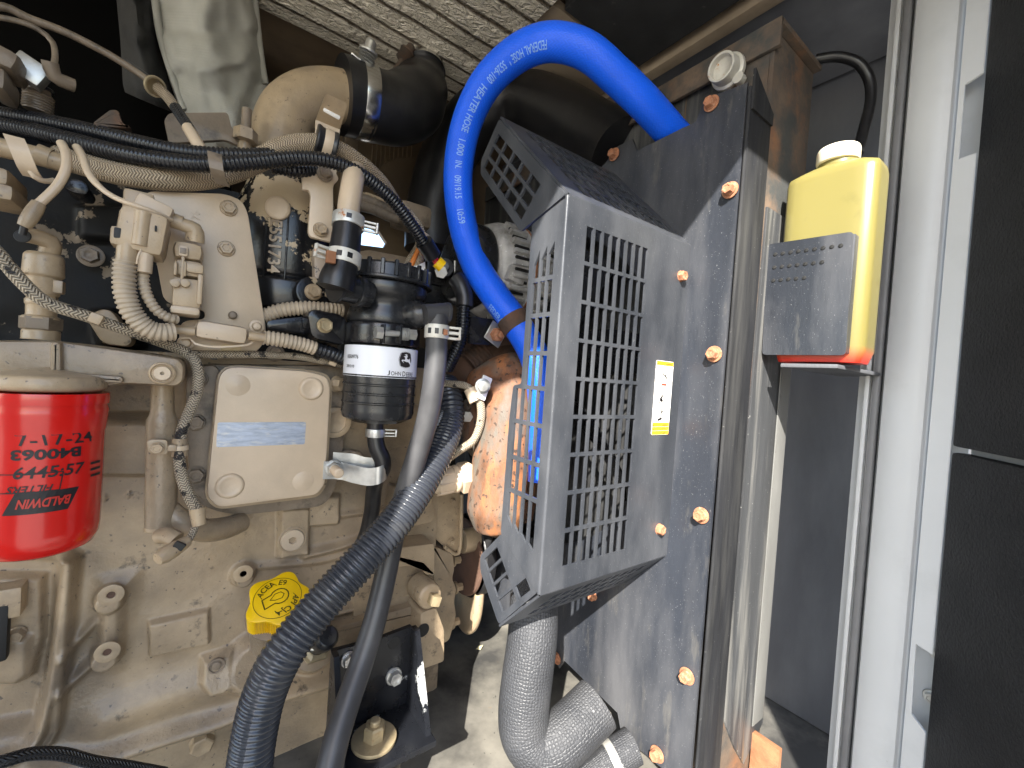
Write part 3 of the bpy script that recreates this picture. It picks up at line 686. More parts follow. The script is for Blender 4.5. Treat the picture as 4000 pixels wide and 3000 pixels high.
# main face, slightly rolled towards both edges
n = 10; V = []; F = []
for i in range(n+1):
    t_ = i/n; y = yC+(yD-yC)*t_; x = XW-.004+.010*(1-math.sin(math.pi*min(1, t_*1.0))**.5) if i not in (0, n) else XW+.012
    V += [(x, y, z0), (x, y, z1)]
m_ = len(V); V += [(v[0]+.004, v[1], v[2]) for v in V]
for i in range(n):
    a = 2*i; F += [(a, a+2, a+3, a+1), (a+m_, a+1+m_, a+3+m_, a+2+m_)]
for a, b in ((0, 1), (2*n, 2*n+1)): F.append((a, b, b+m_, a+m_))
for i in range(n): F += [(2*i, 2*i+m_, 2*i+2+m_, 2*i+2), (2*i+1, 2*i+3, 2*i+3+m_, 2*i+1+m_)]
mk('face', (V, F), 'white_paint', post)
n1 = [at(3770, 330, x=XW+.004), at(3745, 622, x=XW+.004)]; n2 = [at(3578, 2516, x=XW+.004), at(3560, 2790, x=XW+.004)]
oo = [(yD-.0005, z0), (yE, z0), (yE, n2[1].z-.012), (n2[1].y, n2[1].z), (n2[0].y, n2[0].z), (yE, n2[0].z-.004), (yE, n1[1].z+.002), (n1[1].y, n1[1].z), (n1[0].y, n1[0].z), (yE, n1[0].z+.006), (yE, z1), (yD-.0005, z1)]
mk('notched_flange', sheet(oo, [], (XW+.004, 0, 0), (0, 1, 0), (0, 0, 1), .003), 'white_paint', post, flat=True)
mk('backing', rbox((XW+.03, (yD+yE)/2-.004, (z0+z1)/2), (.004, yD-yE+.012, z1-z0), .001), 'white_paint', post)
bolt(post, at(3640, 2722, x=XW+.027), (-1, 0, 0), .010, .007, .015, 'zinc')
bolt(post, at(3660, 2555, x=XW+.027), (-1, 0, 0), .008, .006, .012, 'zinc')
# open door lined with black foam
H = Vector((XW+.006, yE-.002, 0)); dd = Vector((-.475, -.335, 0)).normalized(); nn = Vector((-dd.y, dd.x, 0))*-1
if nn.dot(Vector((-1, 1, 0))) < 0: nn = -nn
door = thing('foam_lined_door', 'open white door lined with black textured foam pads', 'door', (H.x+dd.x*.3, H.y+dd.y*.3, ZF))
def dbox(s0, s1, za_, zb_, n0, n1_, bv):
    g = rbox((0, 0, 0), (s1-s0, n1_-n0, zb_-za_), bv); M = Matrix((dd, nn, Vector((0, 0, 1)))).transposed()
    c = H+dd*((s0+s1)/2)+nn*((n0+n1_)/2)+Vector((0, 0, (za_+zb_)/2)); return [M @ v+c for v in g[0]], g[1]
mk('door_skin', dbox(.002, .6, ZF+.01, 1.46, -.03, -.012, .002), 'white_paint', door)
zs = at(3740, 1757, x=XW).z
mk('foam_pad', dbox(.004, .59, zs+.003, 1.44, -.011, .004, .003), 'foam', door)
mk('foam_pad', dbox(.004, .59, ZF+.03, zs-.003, -.011, .004, .003), 'foam', door)

# coolant bottle in its bracket
XB = .50
def yb(px, py): return at(px, py, x=XB)
b0 = yb(3005, 1385); b1 = yb(3345, 1385); yl, yr = b0.y-.001, b1.y-.004
zb0 = yb(3180, 1412).z; zt0 = yb(3180, 665).z
bottle_mat(zb0+.014)
bt = thing('coolant_bottle', 'yellowed plastic coolant bottle with cream screw cap and red dregs', 'bottle', ((XB+.027), (yl+yr)/2, zb0))
zsh = yb(3032, 705).z-.004
yn0, yn1 = yb(3150, 640).y, yb(3322, 600).y
def bottle():
    bm = bmesh.new(); prof = [(.90, zb0), (1., zb0+.012), (1., zsh-.006), (.97, zsh)]
    cyy = (yl+yr)/2; hw = (yl-yr)/2; cx = XB+.024; hx = .022; rings = []
    zn = at(3250, 662, x=XB+.027).z; cn = (yn0+yn1)/2; rn = (yn0-yn1)/2
    for k, z in prof: rings.append([(cx+hx*k*a, cyy+hw*k*b, z) for a, b in SQ])
    for f_, z in ((.35, zsh+(zn-zsh)*.45), (.7, zsh+(zn-zsh)*.8), (1., zn-.0005), (1., zn+.008)):
        rings.append([((cx+hx*.97*a)*(1-f_)+(XB+.027+rn*.8*math.cos(q))*f_, (cyy+hw*.97*b)*(1-f_)+(cn+rn*.93*math.sin(q))*f_, z) for (a, b), q in zip(SQ, AN)])
    vs = [[bm.verts.new(p) for p in r] for r in rings]; n = len(SQ)
    for i in range(len(rings)-1):
        for k in range(n): bm.faces.new((vs[i][k], vs[i][(k+1) % n], vs[i+1][(k+1) % n], vs[i+1][k]))
    bm.faces.new(vs[0][::-1]); bm.faces.new(vs[-1]); return bm_geo(bm), zn, cn, rn
AN = [2*math.pi*k/40+.0001 for k in range(40)]
SQ = []
for a in AN:
    c, s = math.cos(a), math.sin(a); q = (abs(c)**7+abs(s)**7)**(-1/7); SQ.append((c*q, s*q))
g, zn, cn, rn = bottle()
mk('body', g, 'bottle', bt, ang=60)
mk('cap', lathe(bev([(0, .004), (rn*1.0, .004), (rn*1.0, .016), (rn*.95, .019), (0, .019)], .002), (XB+.027, cn, zn), seg=40), 'cap_white', bt)
# bracket
bk = thing('bottle_bracket', 'grey speckled sheet metal bracket holding the yellow bottle', 'bracket', (XB, (yl+yr)/2, zb0))
p1, p2, p3, p4 = yb(3010, 962), yb(3345, 912), yb(3315, 1390), yb(2990, 1388)
XK = XB-.008
o = roundpoly([(q.y, q.z) for q in (p1, p2, p3, p4)], .004, 3)
mk('cover_plate', sheet(o, [], (XK, 0, 0), (0, 1, 0), (0, 0, 1), .003), 'shroud', bk, flat=True)
mk('lip', rbox((XK+.012, (p2.y+p3.y)/2+.001, (p2.z+p3.z)/2), (.022, .003, p2.z-p3.z-.004), .001), 'shroud', bk)
dm = lambda: lathe([(.0022, 0), (.0018, .0006), (0, .0008)], (0, 0, 0), seg=8)
rr = random.Random(3)
for r in range(3):
    for c in range(9-r*2):
        fy = .12+.095*c; q = p1.lerp(p2, fy); pz = q.z-.012-.014*r
        inst('dimple', 'dim', dm, 'recess_shade', bk, (XK-.0001, q.y, pz), (-1, 0, 0))
mk('arm', rbox((XB+.08, (yl+yr)/2, zb0-.005), (.18, .05, .004), .001), 'foam_wall', bk)
# overflow hose behind the bottle
mk('overflow_hose', tube([at(3185, 232, x=.60), at(3270, 222, x=.61), at(3350, 245, x=.62), at(3395, 310, x=.63), at(3400, 400, x=.63), at(3370, 520, x=.62), at(3350, 600, x=.61)], .0058, 12), 'rubber', label='thin dull overflow hose looping above the yellow bottle', cat='hose')
# ================================================================== ENGINE BLOCK
def cyl_hit(px, py, c, r):
    d = ray(px, py); dx, dy = d.x, d.y; ox, oy = CAM.x-c[0], CAM.y-c[1]
    a = dx*dx+dy*dy; b = 2*(ox*dx+oy*dy); q = b*b-4*a*(ox*ox+oy*oy-r*r); t = (-b-math.sqrt(max(0, q)))/(2*a)
    p = CAM+d*t; return math.atan2(p.y-c[1], p.x-c[0]), p.z
Y0 = .56
eng = thing('diesel_engine', 'tan painted diesel engine block with cast ribs, bosses and plugs', 'engine', (.03, .7, ZF))
def P2(px, py): p = at(px, py, y=Y0); return np.array((p.x, p.z))
PXM = .00036                                           # metres per photo pixel on the block face
def heightfield(x0, x1, zlo, zhi, nx, nz, fn, y0, back=.05):
    X, Z = np.meshgrid(np.linspace(x0, x1, nx), np.linspace(zlo, zhi, nz)); h = fn(X, Z)
    V = [(float(a), float(y0-c), float(b)) for a, b, c in zip(X.ravel(), Z.ravel(), h.ravel())]
    F = [(j*nx+i, j*nx+i+1, (j+1)*nx+i+1, (j+1)*nx+i) for j in range(nz-1) for i in range(nx-1)]
    n = len(V); ring_ = list(range(nx))+[j*nx+nx-1 for j in range(1, nz)]+[(nz-1)*nx+i for i in range(nx-2, -1, -1)]+[j*nx for j in range(nz-2, 0, -1)]
    V += [(V[i][0], y0+back, V[i][2]) for i in ring_]; m = len(ring_)
    F += [(ring_[i], n+i, n+(i+1) % m, ring_[(i+1) % m]) for i in range(m)]
    return V, F
def sst(a, b, x): t = np.clip((x-a)/(b-a), 0, 1); return t*t*(3-2*t)
def seg_d(X, Z, a, b):
    a = np.array(a); b = np.array(b); d = b-a; L = (d*d).sum(); t = np.clip(((X-a[0])*d[0]+(Z-a[1])*d[1])/L, 0, 1)
    return np.hypot(X-a[0]-t*d[0], Z-a[1]-t*d[1])
def poly_sd(X, Z, pts):
    dm_ = np.full(X.shape, 9.); ins = np.zeros(X.shape, bool); n = len(pts)
    for i in range(n):
        a, b = pts[i], pts[(i+1) % n]; dm_ = np.minimum(dm_, seg_d(X, Z, a, b))
        c = ((a[1] > Z) != (b[1] > Z)) & (X < (b[0]-a[0])*(Z-a[1])/(b[1]-a[1]+1e-12)+a[0]); ins ^= c
    return np.where(ins, -dm_, dm_)
def rise(h, sd, H, e=.003, off=0.):                    # lifts the surface to H inside, with a fillet e
    k = 1-sst(off-e, off+e, sd); return h*(1-k)+np.maximum(h, H)*k
def line(h, X, Z, pts, w, H):
    d = np.full(X.shape, 9.)
    sp_, _ = smooth_path([Vector((*P2(*q), 0)) for q in pts], .006); sp_ = [(q.x, q.y) for q in sp_]
    for a, b in zip(sp_, sp_[1:]): d = np.minimum(d, seg_d(X, Z, a, b))
    return h+H*np.exp(-(d/w)**2)
RB1 = disc_at(at(430, 2420, y=Y0-.02), 58); RB2 = disc_at(at(950, 2240, y=Y0-.02), 42)
def block(X, Z):
    h = np.zeros(X.shape)
    lowf = np.vectorize(lambda a, b: noise.noise((a*18, b*18, .3)))(X, Z)
    pol = lambda *q: [P2(*p) for p in q]
    h = rise(h, poly_sd(X, Z, pol((-400, 1640), (1500, 1660), (1500, 1870), (-400, 1840))), .007, .003)
    h = np.where(False, h, h)
    k = 1-sst(-.004, .004, poly_sd(X, Z, pol((-600, 1100), (620, 1250), (640, 1632), (-600, 1625)))); h = h-k*.03
    # panel left of the rib lies deeper
    k = 1-sst(-.010, .006, poly_sd(X, Z, pol((-400, 2120), (255, 2190), (235, 2420), (205, 2660), (150, 2840), (-400, 2960)))); h = h-k*.016
    h = rise(h, poly_sd(X, Z, pol((-300, 2262), (158, 2268), (160, 2500), (120, 2660), (60, 2690), (-300, 2720))), -.006, .003)
    h = rise(h, poly_sd(X, Z, pol((-300, 2490), (110, 2500), (108, 2640), (60, 2680), (-300, 2700))), .0, .004)
    h = line(h, X, Z, [(262, 2180), (244, 2400), (212, 2650), (165, 2840), (55, 2935), (-200, 3000)], .0062, .019)
    h = line(h, X, Z, [(296, 2180), (276, 2450), (248, 2700), (228, 2830), (196, 2885)], .0032, .009)
    # cast flow lines
    h = line(h, X, Z, [(268, 2535), (385, 2415)], .0045, .008); h = line(h, X, Z, [(262, 2670), (355, 2590)], .0045, .008)
    k = 1-sst(-.006, .006, poly_sd(X, Z, pol((268, 2540), (390, 2410), (380, 2570), (262, 2665)))); h = h-.004*k
    h = rise(h, poly_sd(X, Z, pol((400, 2265), (530, 2240), (525, 2330), (470, 2600), (395, 2600), (385, 2330))), .006, .010)
    h = rise(h, seg_d(X, Z, P2(448, 2340), P2(438, 2540)), .014, .005, .007)
    for q in ((435, 2322), (420, 2545)): h = rise(h, np.hypot(X-P2(*q)[0], Z-P2(*q)[1]), .0205, .003, RB1*1.12)
    h = rise(h, poly_sd(X, Z, pol((588, 2425), (812, 2378), (815, 2498), (590, 2548))), .010, .0018, .001)
    h = rise(h, poly_sd(X, Z, pol((560, 2400), (840, 2340), (845, 2520), (560, 2580))), .001, .008)
    h = rise(h, poly_sd(X, Z, pol((790, 2560), (905, 2525), (908, 2630), (870, 2665), (815, 2675), (785, 2640))), .014, .004)
    h = rise(h, np.hypot(X-P2(950, 2240)[0], Z-P2(950, 2240)[1]), .0215, .004, RB2*1.15)
    h = rise(h, poly_sd(X, Z, pol((1088, 1975), (1205, 1968), (1200, 2150), (1085, 2172))), .016, .003)
    h = rise(h, poly_sd(X, Z, pol((1190, 1925), (1322, 1930), (1318, 2040), (1195, 2050))), .012, .003)
    h = line(h, X, Z, [(1190, 2165), (1330, 2130), (1440, 2090)], .005, .010)
    h = line(h, X, Z, [(1000, 2215), (1250, 2190), (1450, 2140)], .004, .004)
    h = line(h, X, Z, [(1330, 2010), (1440, 1995), (1600, 1990)], .004, .006)
    h = line(h, X, Z, [(1290, 2390), (1500, 2330), (1660, 2290)], .006, .012)
    h = line(h, X, Z, [(1200, 2490), (1450, 2420), (1640, 2390)], .005, .011)
    for q, r in (((1230, 2470), .012), ((1000, 2570), .03), ((1225, 2540), .022)): h = rise(h, np.hypot(X-P2(*q)[0], Z-P2(*q)[1]), .016, .008, r)
    # swelling towards the lower lip and the lip itself
    low = [(150, 2990), (400, 2935), (600, 2875), (800, 2815), (930, 2765), (1100, 2700), (1300, 2640), (1500, 2580)]
    h = line(h, X, Z, low, .011, .018)
    h = line(h, X, Z, [(420, 2800), (700, 2700), (1000, 2640)], .02, .012)
    k = 1-sst(-.004, .004, poly_sd(X, Z, pol((-400, 3140), (150, 3025), (400, 2965), (600, 2905), (800, 2845), (940, 2790), (1100, 2730), (1300, 2670), (1700, 2560), (1700, 3600), (-400, 3600)))); h = h*(1-k)-.028*k
    # raised casting marks
    for s, q in (('3', (408, 1945)), ('+', (505, 1930))): h = rise(h, np.minimum(seg_d(X, Z, P2(q[0]-10, q[1]), P2(q[0]+10, q[1])), seg_d(X, Z, P2(q[0], q[1]-12), P2(q[0], q[1]+12))), h.max()*0+.0085*0+.0012, .0006, .0008)
    return h+lowf*.0026
mk('block_casting', heightfield(-.33, .292, .06, .60, 500, 440, block, Y0), 'tan_cast', eng, ang=70)
def hgt(px, py):
    a = P2(px, py); return float(block(np.array([[a[0]]]), np.array([[a[1]]]))[0, 0])
def on_block(px, py, extra=0.):
    y = Y0
    for _ in range(3):
        p = at(px, py, y=y)
        h = float(block(np.array([[p.x]]), np.array([[p.z]]))[0, 0]); y = Y0-h-extra
    return at(px, py, y=y)
# machined boss faces with threaded holes
def boss(R, r, h=.0015, dep=.008):
    def b(): return lathe(bev([(R, 0), (R, h), (r, h), (r*.96, h-.001), (r*.9, -dep), (0, -dep)], .0004), (0, 0, 0), seg=32)
    return b
for q, R, r in (((435, 2322), RB1, RB1*.34), ((420, 2545), RB1*.99, RB1*.34), ((950, 2240), RB2, RB2*.36)):
    p = on_block(*q); p.y = Y0-.0225
    p = at(*q, y=p.y)
    inst('boss_face', ('boss', R), boss(R, r), 'tan', eng, p, (0, -1, 0))
    inst('threaded_hole', ('hole', r), lambda r=r: lathe([(r*.93, 0), (0, 0)], (0, 0, 0), seg=20), 'recess_shade' if q[0] == 950 else 'exhaust_dark', eng, p+Vector((0, .0002-.001, 0)), (0, -1, 0))
p = on_block(845, 2597); k5 = disc_at(p, 38)/.0145; inst('ring_plug', 'rp', lambda: lathe(bev([(.0145*k5, 0), (.0145*k5, .003), (.0115*k5, .003), (.0115*k5, .001), (.0085*k5, .001), (.007*k5, .003), (0, .003)], .0004), (0, 0, 0), seg=32), 'tan_dark', eng, p, (0, -1, 0))
for q in ((1142, 2108),):
    p = on_block(*q); R = disc_at(p, 50); k6 = R/.0195; inst('socket_plug', ('sock', R), socket(R, .004, .34), 'tan_clean', eng, p+Vector((0, .001, 0)), (0, -1, 0))
    inst('plug_seat', 'seat', lambda: lathe(bev([(.0235*k6, 0), (.0235*k6, .0018), (.02*k6, .0018), (.02*k6, 0)], .0005), (0, 0, 0), seg=36), 'tan', eng, p+Vector((0, .0006, 0)), (0, -1, 0))
# bolts along the lower rail and side
for q, af, hw in (((60, 2485), .014, 42), ((790, 2905), .021, 56)):
    p = on_block(*q); p = at(*q, y=p.y-.006); bolt(eng, p+Vector((0, .006, 0)), (0, -1, -.12), af, .012, af*1.25, 'tan', hw=hw)
mk('sensor_block', boxpx(-120, 2310, 82, 2430, Y0-.012, .04, .003), 'tan', eng)
mk('sensor_slot', rbox(at(-2, 2470, y=Y0-.008), (.012, .01, .05), .003), 'recess_shade', eng)
mk('oil_pan', rbox((.0, .66, .13), (.66, .14, .14), .01), 'tan_dark', eng)
p0 = on_block(700, 2890)
# cylinder head wall behind the wiring
def head(X, Z):
    h = np.zeros(X.shape); pol = lambda *q: [P2(*p) for p in q]
    h = rise(h, poly_sd(X, Z, pol((270, 760), (640, 770), (620, 930), (280, 900))), .012, .003)
    h = rise(h, poly_sd(X, Z, pol((330, 1210), (420, 1205), (540, 1345), (360, 1350))), .02, .004)
    lowf = np.vectorize(lambda a, b: noise.noise((a*30, b*30, 2.3)))(X, Z); return h+lowf*.004
mk('cylinder_head', heightfield(-.36, .135, .54, .79, 140, 80, head, .60), 'chip_head', eng, ang=70)
pp = at(355, 1000, y=.585); bolt(eng, pp, (0, -1, 0), .021, .014, .034, 'tan_dark', hw=62)
mk('head_lug', plate([(330, 1235), (400, 1205), (440, 1215), (520, 1330), (500, 1355), (400, 1345)], .555, .03, .01, .003), 'tan', eng)
# front gear housing and lugs on the radiator end
def pr(name, px, yf, th, r=.004, b=.0025, mat='tan_cast'): return mk(name, plate(px, yf, th, r, b), mat, eng)
pr('web', [(1540, 1900), (1692, 1920), (1698, 1990), (1690, 2040), (1600, 2060), (1520, 2060)], .535, .06)
pr('web', [(1480, 2150), (1700, 2122), (1700, 2252), (1662, 2248), (1650, 2206), (1560, 2218), (1480, 2225)], .522, .08, .005, .004)
pr('rail', [(1200, 2480), (1640, 2360), (1712, 2372), (1650, 2470), (1200, 2570)], .535, .05, .006, .005)
pr('web', [(1380, 2225), (1690, 2200), (1700, 2400), (1380, 2480)], .548, .06, .006, .003)
pr('housing_edge', [(1690, 2130), (1772, 2165), (1778, 2225), (1768, 2260), (1786, 2300), (1776, 2350), (1784, 2400), (1772, 2450), (1758, 2500), (1738, 2515), (1700, 2510)], .555, .1, .006, .004)
pr('corner_lug', [(1644, 2395), (1705, 2372), (1737, 2460), (1737, 2585), (1652, 2616), (1640, 2520)], .505, .05, .005, .003)
pr('skirt', [(1600, 2610), (1655, 2612), (1640, 2760), (1580, 2760)], .52, .06, .005, .003)
p = at(1673, 2322, y=.505)
mk('lug_boss', lathe(bev([(.017, -.03), (.0165, .006), (.0125, .008), (0, .008)], .002), p, (0, -1, 0), 28), 'tan_cast', eng)
mk('square_plug', rbox(p+Vector((.002, -.014, -.001)), (.0125, .014, .0125), .0012, 2, rot('Y', 18)), 'zinc_yellow', eng)
inst('lug_hole', 'lh', lambda: lathe([(.009, 0), (.0085, .0006), (0, .0004)], (0, 0, 0), seg=20), 'recess_shade', eng, at(1652, 2462, y=.5048), (0, -1, 0))
p = at(1658, 1958, y=.534); inst('socket_plug', ('sock', .0095), socket(.0095, .003, .45), 'tan', eng, p, (0, -1, 0))
for q in ((1792, 2184), (1800, 2290), (1787, 2425)):
    p = at(*q, y=.60); bolt(eng, p-Vector((.012, 0, 0)), (1, -.1, 0), .011, .014, .02, 'tan', fh=.004)
tri = plate([(1702, 1915), (1806, 1925), (1800, 2138), (1773, 2164), (1735, 2136), (1682, 2086)], .565, .012, .004, .002)
mk('cover_plate', tri, 'tan', eng)
mk('plate_rim', tube([at(1803, 1930, y=.56), at(1797, 2138, y=.56), at(1772, 2162, y=.56), at(1735, 2134, y=.56)], .003, 8), 'tan', eng)
p = at(1762, 2116, y=.562); bolt(eng, p, (0, -1, 0), .008, .006, .011, 'tan')
p = at(1768, 1958, y=.562); bolt(eng, p, (0, -1, 0), .006, .004, .009, 'tan')
mk('idler_boss', lathe(bev([(.0, 0), (.019, 0), (.019, .045), (.016, .049), (0, .049)], .002), at(1802, 2115, y=.59), (1, 0, 0), 28), 'tan', eng)
# crank damper and its dished cover in the shade behind the guard
dp = thing('crank_pulley', 'dark grooved pulley under the rusty exhaust housing', 'pulley', (.36, .62, .32))
mk('grooved_rim', lathe(bev([(.02, 0), (.062, 0), (.064, .004), (.06, .008), (.064, .012), (.06, .016), (.064, .02), (.06, .024), (.064, .03), (.02, .03)], .0006), at(1800, 2170, y=.62), (1, 0, 0), 48), 'exhaust_dark', dp)
mk('belt', lathe(bev([(.066, .008), (.068, .01), (.068, .026), (.066, .028), (.0635, .028), (.0635, .008), (.066, .008)], .0004), at(1800, 2170, y=.62), (1, 0, 0), 48), 'rubber', dp)
mk('hub_cover', lathe(bev([(0, 0), (.085, .0), (.09, .006), (.088, .014), (.05, .03), (0, .034)], .003), at(1800, 2260, y=.66), (1, -.25, 0), 48), 'tan', dp)

# ================================================================== RED OIL FILTER AND ITS HEAD
cR = at(168, 1800, y=.462); RR = rad_at(cR, 262)
def zr(px, py): return at(px, py, y=cR.y-RR*.35).z
ztop = zr(300, 1535); zbead = zr(300, 1668); zbot = zr(380, 2065)
flt = thing('oil_filter', 'bright red spin-on oil filter with black lettering', 'oil filter', (cR.x, cR.y, zbot-.02))
prof = [(0, zbot-.014), (RR*.72, zbot-.0135), (RR*.88, zbot-.0105), (RR*.96, zbot-.004), (RR*.98, zbot+.004), (RR*.985, zbead-.004), (RR*1.0, zbead-.002), (RR*1.015, zbead+.004), (RR*1.03, zbead+.010), (RR*1.035, zbead+.013), (RR*1.0, zbead+.017), (RR*1.03, zbead+.021), (RR*1.035, ztop-.008), (RR*1.045, ztop-.004), (RR*1.03, ztop), (0, ztop)]
mk('canister', lathe([(r, h) for r, h in prof], (cR.x, cR.y, 0), (0, 0, 1), 72), 'red', flt, ang=50)
rc = RR*.985
def redtext(name, s, x0, x1, ym, hpx, flip, mat='ink', bold=.02, shear=0.):
    a0, z0_ = cyl_hit(x0, ym, cR, rc); a1, z1_ = cyl_hit(x1, ym, cR, rc); _, zt_ = cyl_hit((x0+x1)/2, ym-hpx/2, cR, rc); _, zb_ = cyl_hit((x0+x1)/2, ym+hpx/2, cR, rc)
    g = textgeo(s, 1., bold, shear); w = max(v.x for v in g[0])-min(v.x for v in g[0]); hh = max(v.y for v in g[0])-min(v.y for v in g[0]); mx = min(v.x for v in g[0]); my = min(v.y for v in g[0])
    W_ = (a1-a0)*rc; H_ = zt_-zb_
    g = ([Vector(((v.x-mx)/w*W_-W_/2, (v.y-my)/hh*H_-H_/2, 0)) for v in g[0]], g[1]); g = cut(g, .006)
    return mk(name, on_cyl(g, cR, rc, (a0+a1)/2, (zt_+zb_)/2, flip), mat, flt, flat=True)
redtext('part_number', 'B40063', 42, 314, 1775, 42, True, bold=.035)
redtext('handwriting', '7-17-24', 56, 358, 1716, 46, False, bold=.008, shear=-.2)
redtext('handwriting', '6445:57', 52, 328, 1842, 46, False, bold=.016, shear=.15)
redtext('maker_line', 'FILTERS', 24, 208, 1912, 28, True, bold=.02, shear=.3)
for i, yy in enumerate((1806, 1830, 1853)):
    redtext('small_print', '-', 352, 388, yy, 9, True, bold=.03)
a0, za_ = cyl_hit(20, 2010, cR, rc); a1, zb_ = cyl_hit(312, 1916, cR, rc)
am, zm = cyl_hit(165, 1962, cR, rc); W_ = (a1-a0)*rc*1.02; H_ = cyl_hit(165, 1920, cR, rc)[1]-cyl_hit(165, 2003, cR, rc)[1]
par = ([Vector((-W_/2, -H_/2, 0)), Vector((W_/2-.006, -H_/2, 0)), Vector((W_/2, H_/2, 0)), Vector((-W_/2+.006, H_/2, 0))], [(0, 1, 2, 3)])
mk('maker_band', on_cyl(cut(par, .005), cR, rc, am, zm, False, .0003), 'ink', flt, flat=True)
redtext('maker_name', 'BALDWIN', 62, 274, 1962, 36, True, 'ink_red', .03, .3).location.y += 0
o_ = bpy.data.objects.get('maker_name')
for v in o_.data.vertices:
    q = v.co+ROOT[o_]; d_ = Vector((q.x-cR.x, q.y-cR.y, 0)).normalized(); v.co += d_*.0005
H2 = H_*.85; fr = stroke([(-W_*.52, -H2/2), (W_*.30, -H2/2), (W_*.34, H2/2), (-W_*.48, H2/2), (-W_*.52, -H2/2)], .0007)
mk('maker_outline', on_cyl(cut(fr, .005), cR, rc, am-.10, zm+H_*.93, False, .0003), 'ink', flt, flat=True)
# filter head casting
hd = thing('filter_adapter', 'tan cast filter head with socket plug above the red filter', 'casting', (cR.x, cR.y, ztop))
mk('head_body', plate([(-250, 1330), (0, 1328), (220, 1330), (560, 1378), (700, 1400), (722, 1430), (718, 1490), (690, 1512), (480, 1500), (400, 1518), (200, 1522), (-250, 1518)], .462, .09, .008, .006), 'tan_cast', hd)
mk('ring', lathe(bev([(0, ztop+.001), (RR*.9, ztop+.001), (RR*.97, ztop+.003), (RR*.99, ztop+.006), (RR*.95, ztop+.012), (0, ztop+.018)], .002), (cR.x, cR.y, 0), (0, 0, 1), 56), 'tan', hd)
for x_ in (215,): mk('rib', plate([(x_-22, 1335), (x_+22, 1335), (x_+26, 1500), (x_-26, 1500)], .455, .02, .004, .003), 'tan_cast', hd)
mk('rib', plate([(230, 1452), (480, 1470), (482, 1498), (230, 1490)], .456, .02, .004, .003), 'tan_cast', hd)
mk('rib', plate([(-200, 1462), (190, 1455), (190, 1490), (-200, 1500)], .456, .02, .004, .003), 'tan_cast', hd)
p = at(635, 1458, y=.461); k7 = disc_at(p, 60)/.026
mk('plug_boss', lathe(bev([(.026*k7, -.02), (.026*k7, .002), (.0215*k7, .003), (.0215*k7, .0005), (.0, .0005)], .001), p, (0, -1, 0), 40), 'tan', hd)
inst('socket_plug', ('sock', .0165), socket(.0165*k7, .004, .25), 'tan_clean', hd, p, (0, -1, 0))
# drain pipe below the head, with its elbow
dr = thing('cooler_pipe', 'tan vertical coolant pipe with elbow between red filter and square cover', 'pipe', at(625, 2060, y=.5))
y_ = .498
mk('pipe', tube([at(636, 1500, y=y_), at(634, 1640, y=y_), at(632, 1800, y=y_), at(628, 2060, y=y_)], .0235, 28, rprof=[(0, .017), (.2, .018), (.24, .0235), (1, .0245)], hw=66), 'tan_cast', dr)
e_ = mk('elbow', join(tube([at(640, 1950, y=y_+.004), at(700, 2030, y=y_), at(790, 2070, y=y_+.004), at(880, 2062, y=y_+.02), at(940, 2040, y=y_+.035)], .0205, 24, rprof=[(0, .012), (.3, .019), (.7, .020), (1, .019)], hw=56)), 'tan_cast', dr)
k8 = rad_at(at(628, 2068, y=y_), 66)
mk('pipe_lip', lathe(bev([(k8*.96, 0), (k8*1.03, .001), (k8*1.03, .004), (k8*.96, .005)], .0006), at(628, 2068, y=y_), (0, 0, 1), 32), 'tan', dr)

# ================================================================== SQUARE COVER
cv = thing('square_cover', 'flat tan rectangular cover with pressed dimples and worn foil label', 'cover', at(1050, 1980, y=.5))
yc_ = .497
mk('pressed_plate', plate([(858, 1428), (1195, 1448), (1280, 1470), (1292, 1520), (1272, 1890), (1240, 1935), (850, 1985), (805, 1940)], yc_, .012, .016, .0035), 'tan_clean', cv)
mk('rim', plate([(852, 1422), (1200, 1441), (1288, 1463), (1300, 1518), (1279, 1895), (1246, 1943), (846, 1993), (798, 1945)], yc_+.0115, .006, .017, .002), 'tan', cv)
for q, up in (((930, 1505), -1), ((1216, 1518), 1), ((898, 1898), 1), ((1185, 1880), -1)):
    p = at(*q, y=yc_)
    if up > 0: inst('raised_dimple', 'dimp', lambda: lathe(bev([(.0125, 0), (.0112, .0024), (.0092, .003), (.0065, .002), (0, .0014)], .001), (0, 0, 0), seg=32), 'tan_clean', cv, p, (0, -1, 0))
    else: inst('pressed_dimple', 'dimq', lambda: lathe([(.0105, 0), (.009, .0004), (.006, .0012), (0, .0016)], (0, 0, 0), seg=32), 'tan_clean', cv, p, (0, -1, 0))
p1 = at(850, 1650, y=yc_); p2 = at(1190, 1735, y=yc_)
mk('foil_label', prism(roundpoly([(p1.x, p1.z), (p2.x, p1.z+.0), (p2.x, p2.z), (p1.x, p2.z)], .002), yc_-.0003, .0005, 0), 'label_foil', cv)
mk('base_casting', plate([(740, 1420), (1360, 1430), (1370, 1500), (1330, 1860), (1280, 1980), (900, 2020), (735, 1960)], .53, .05, .02, .004), 'tan_dark', eng)
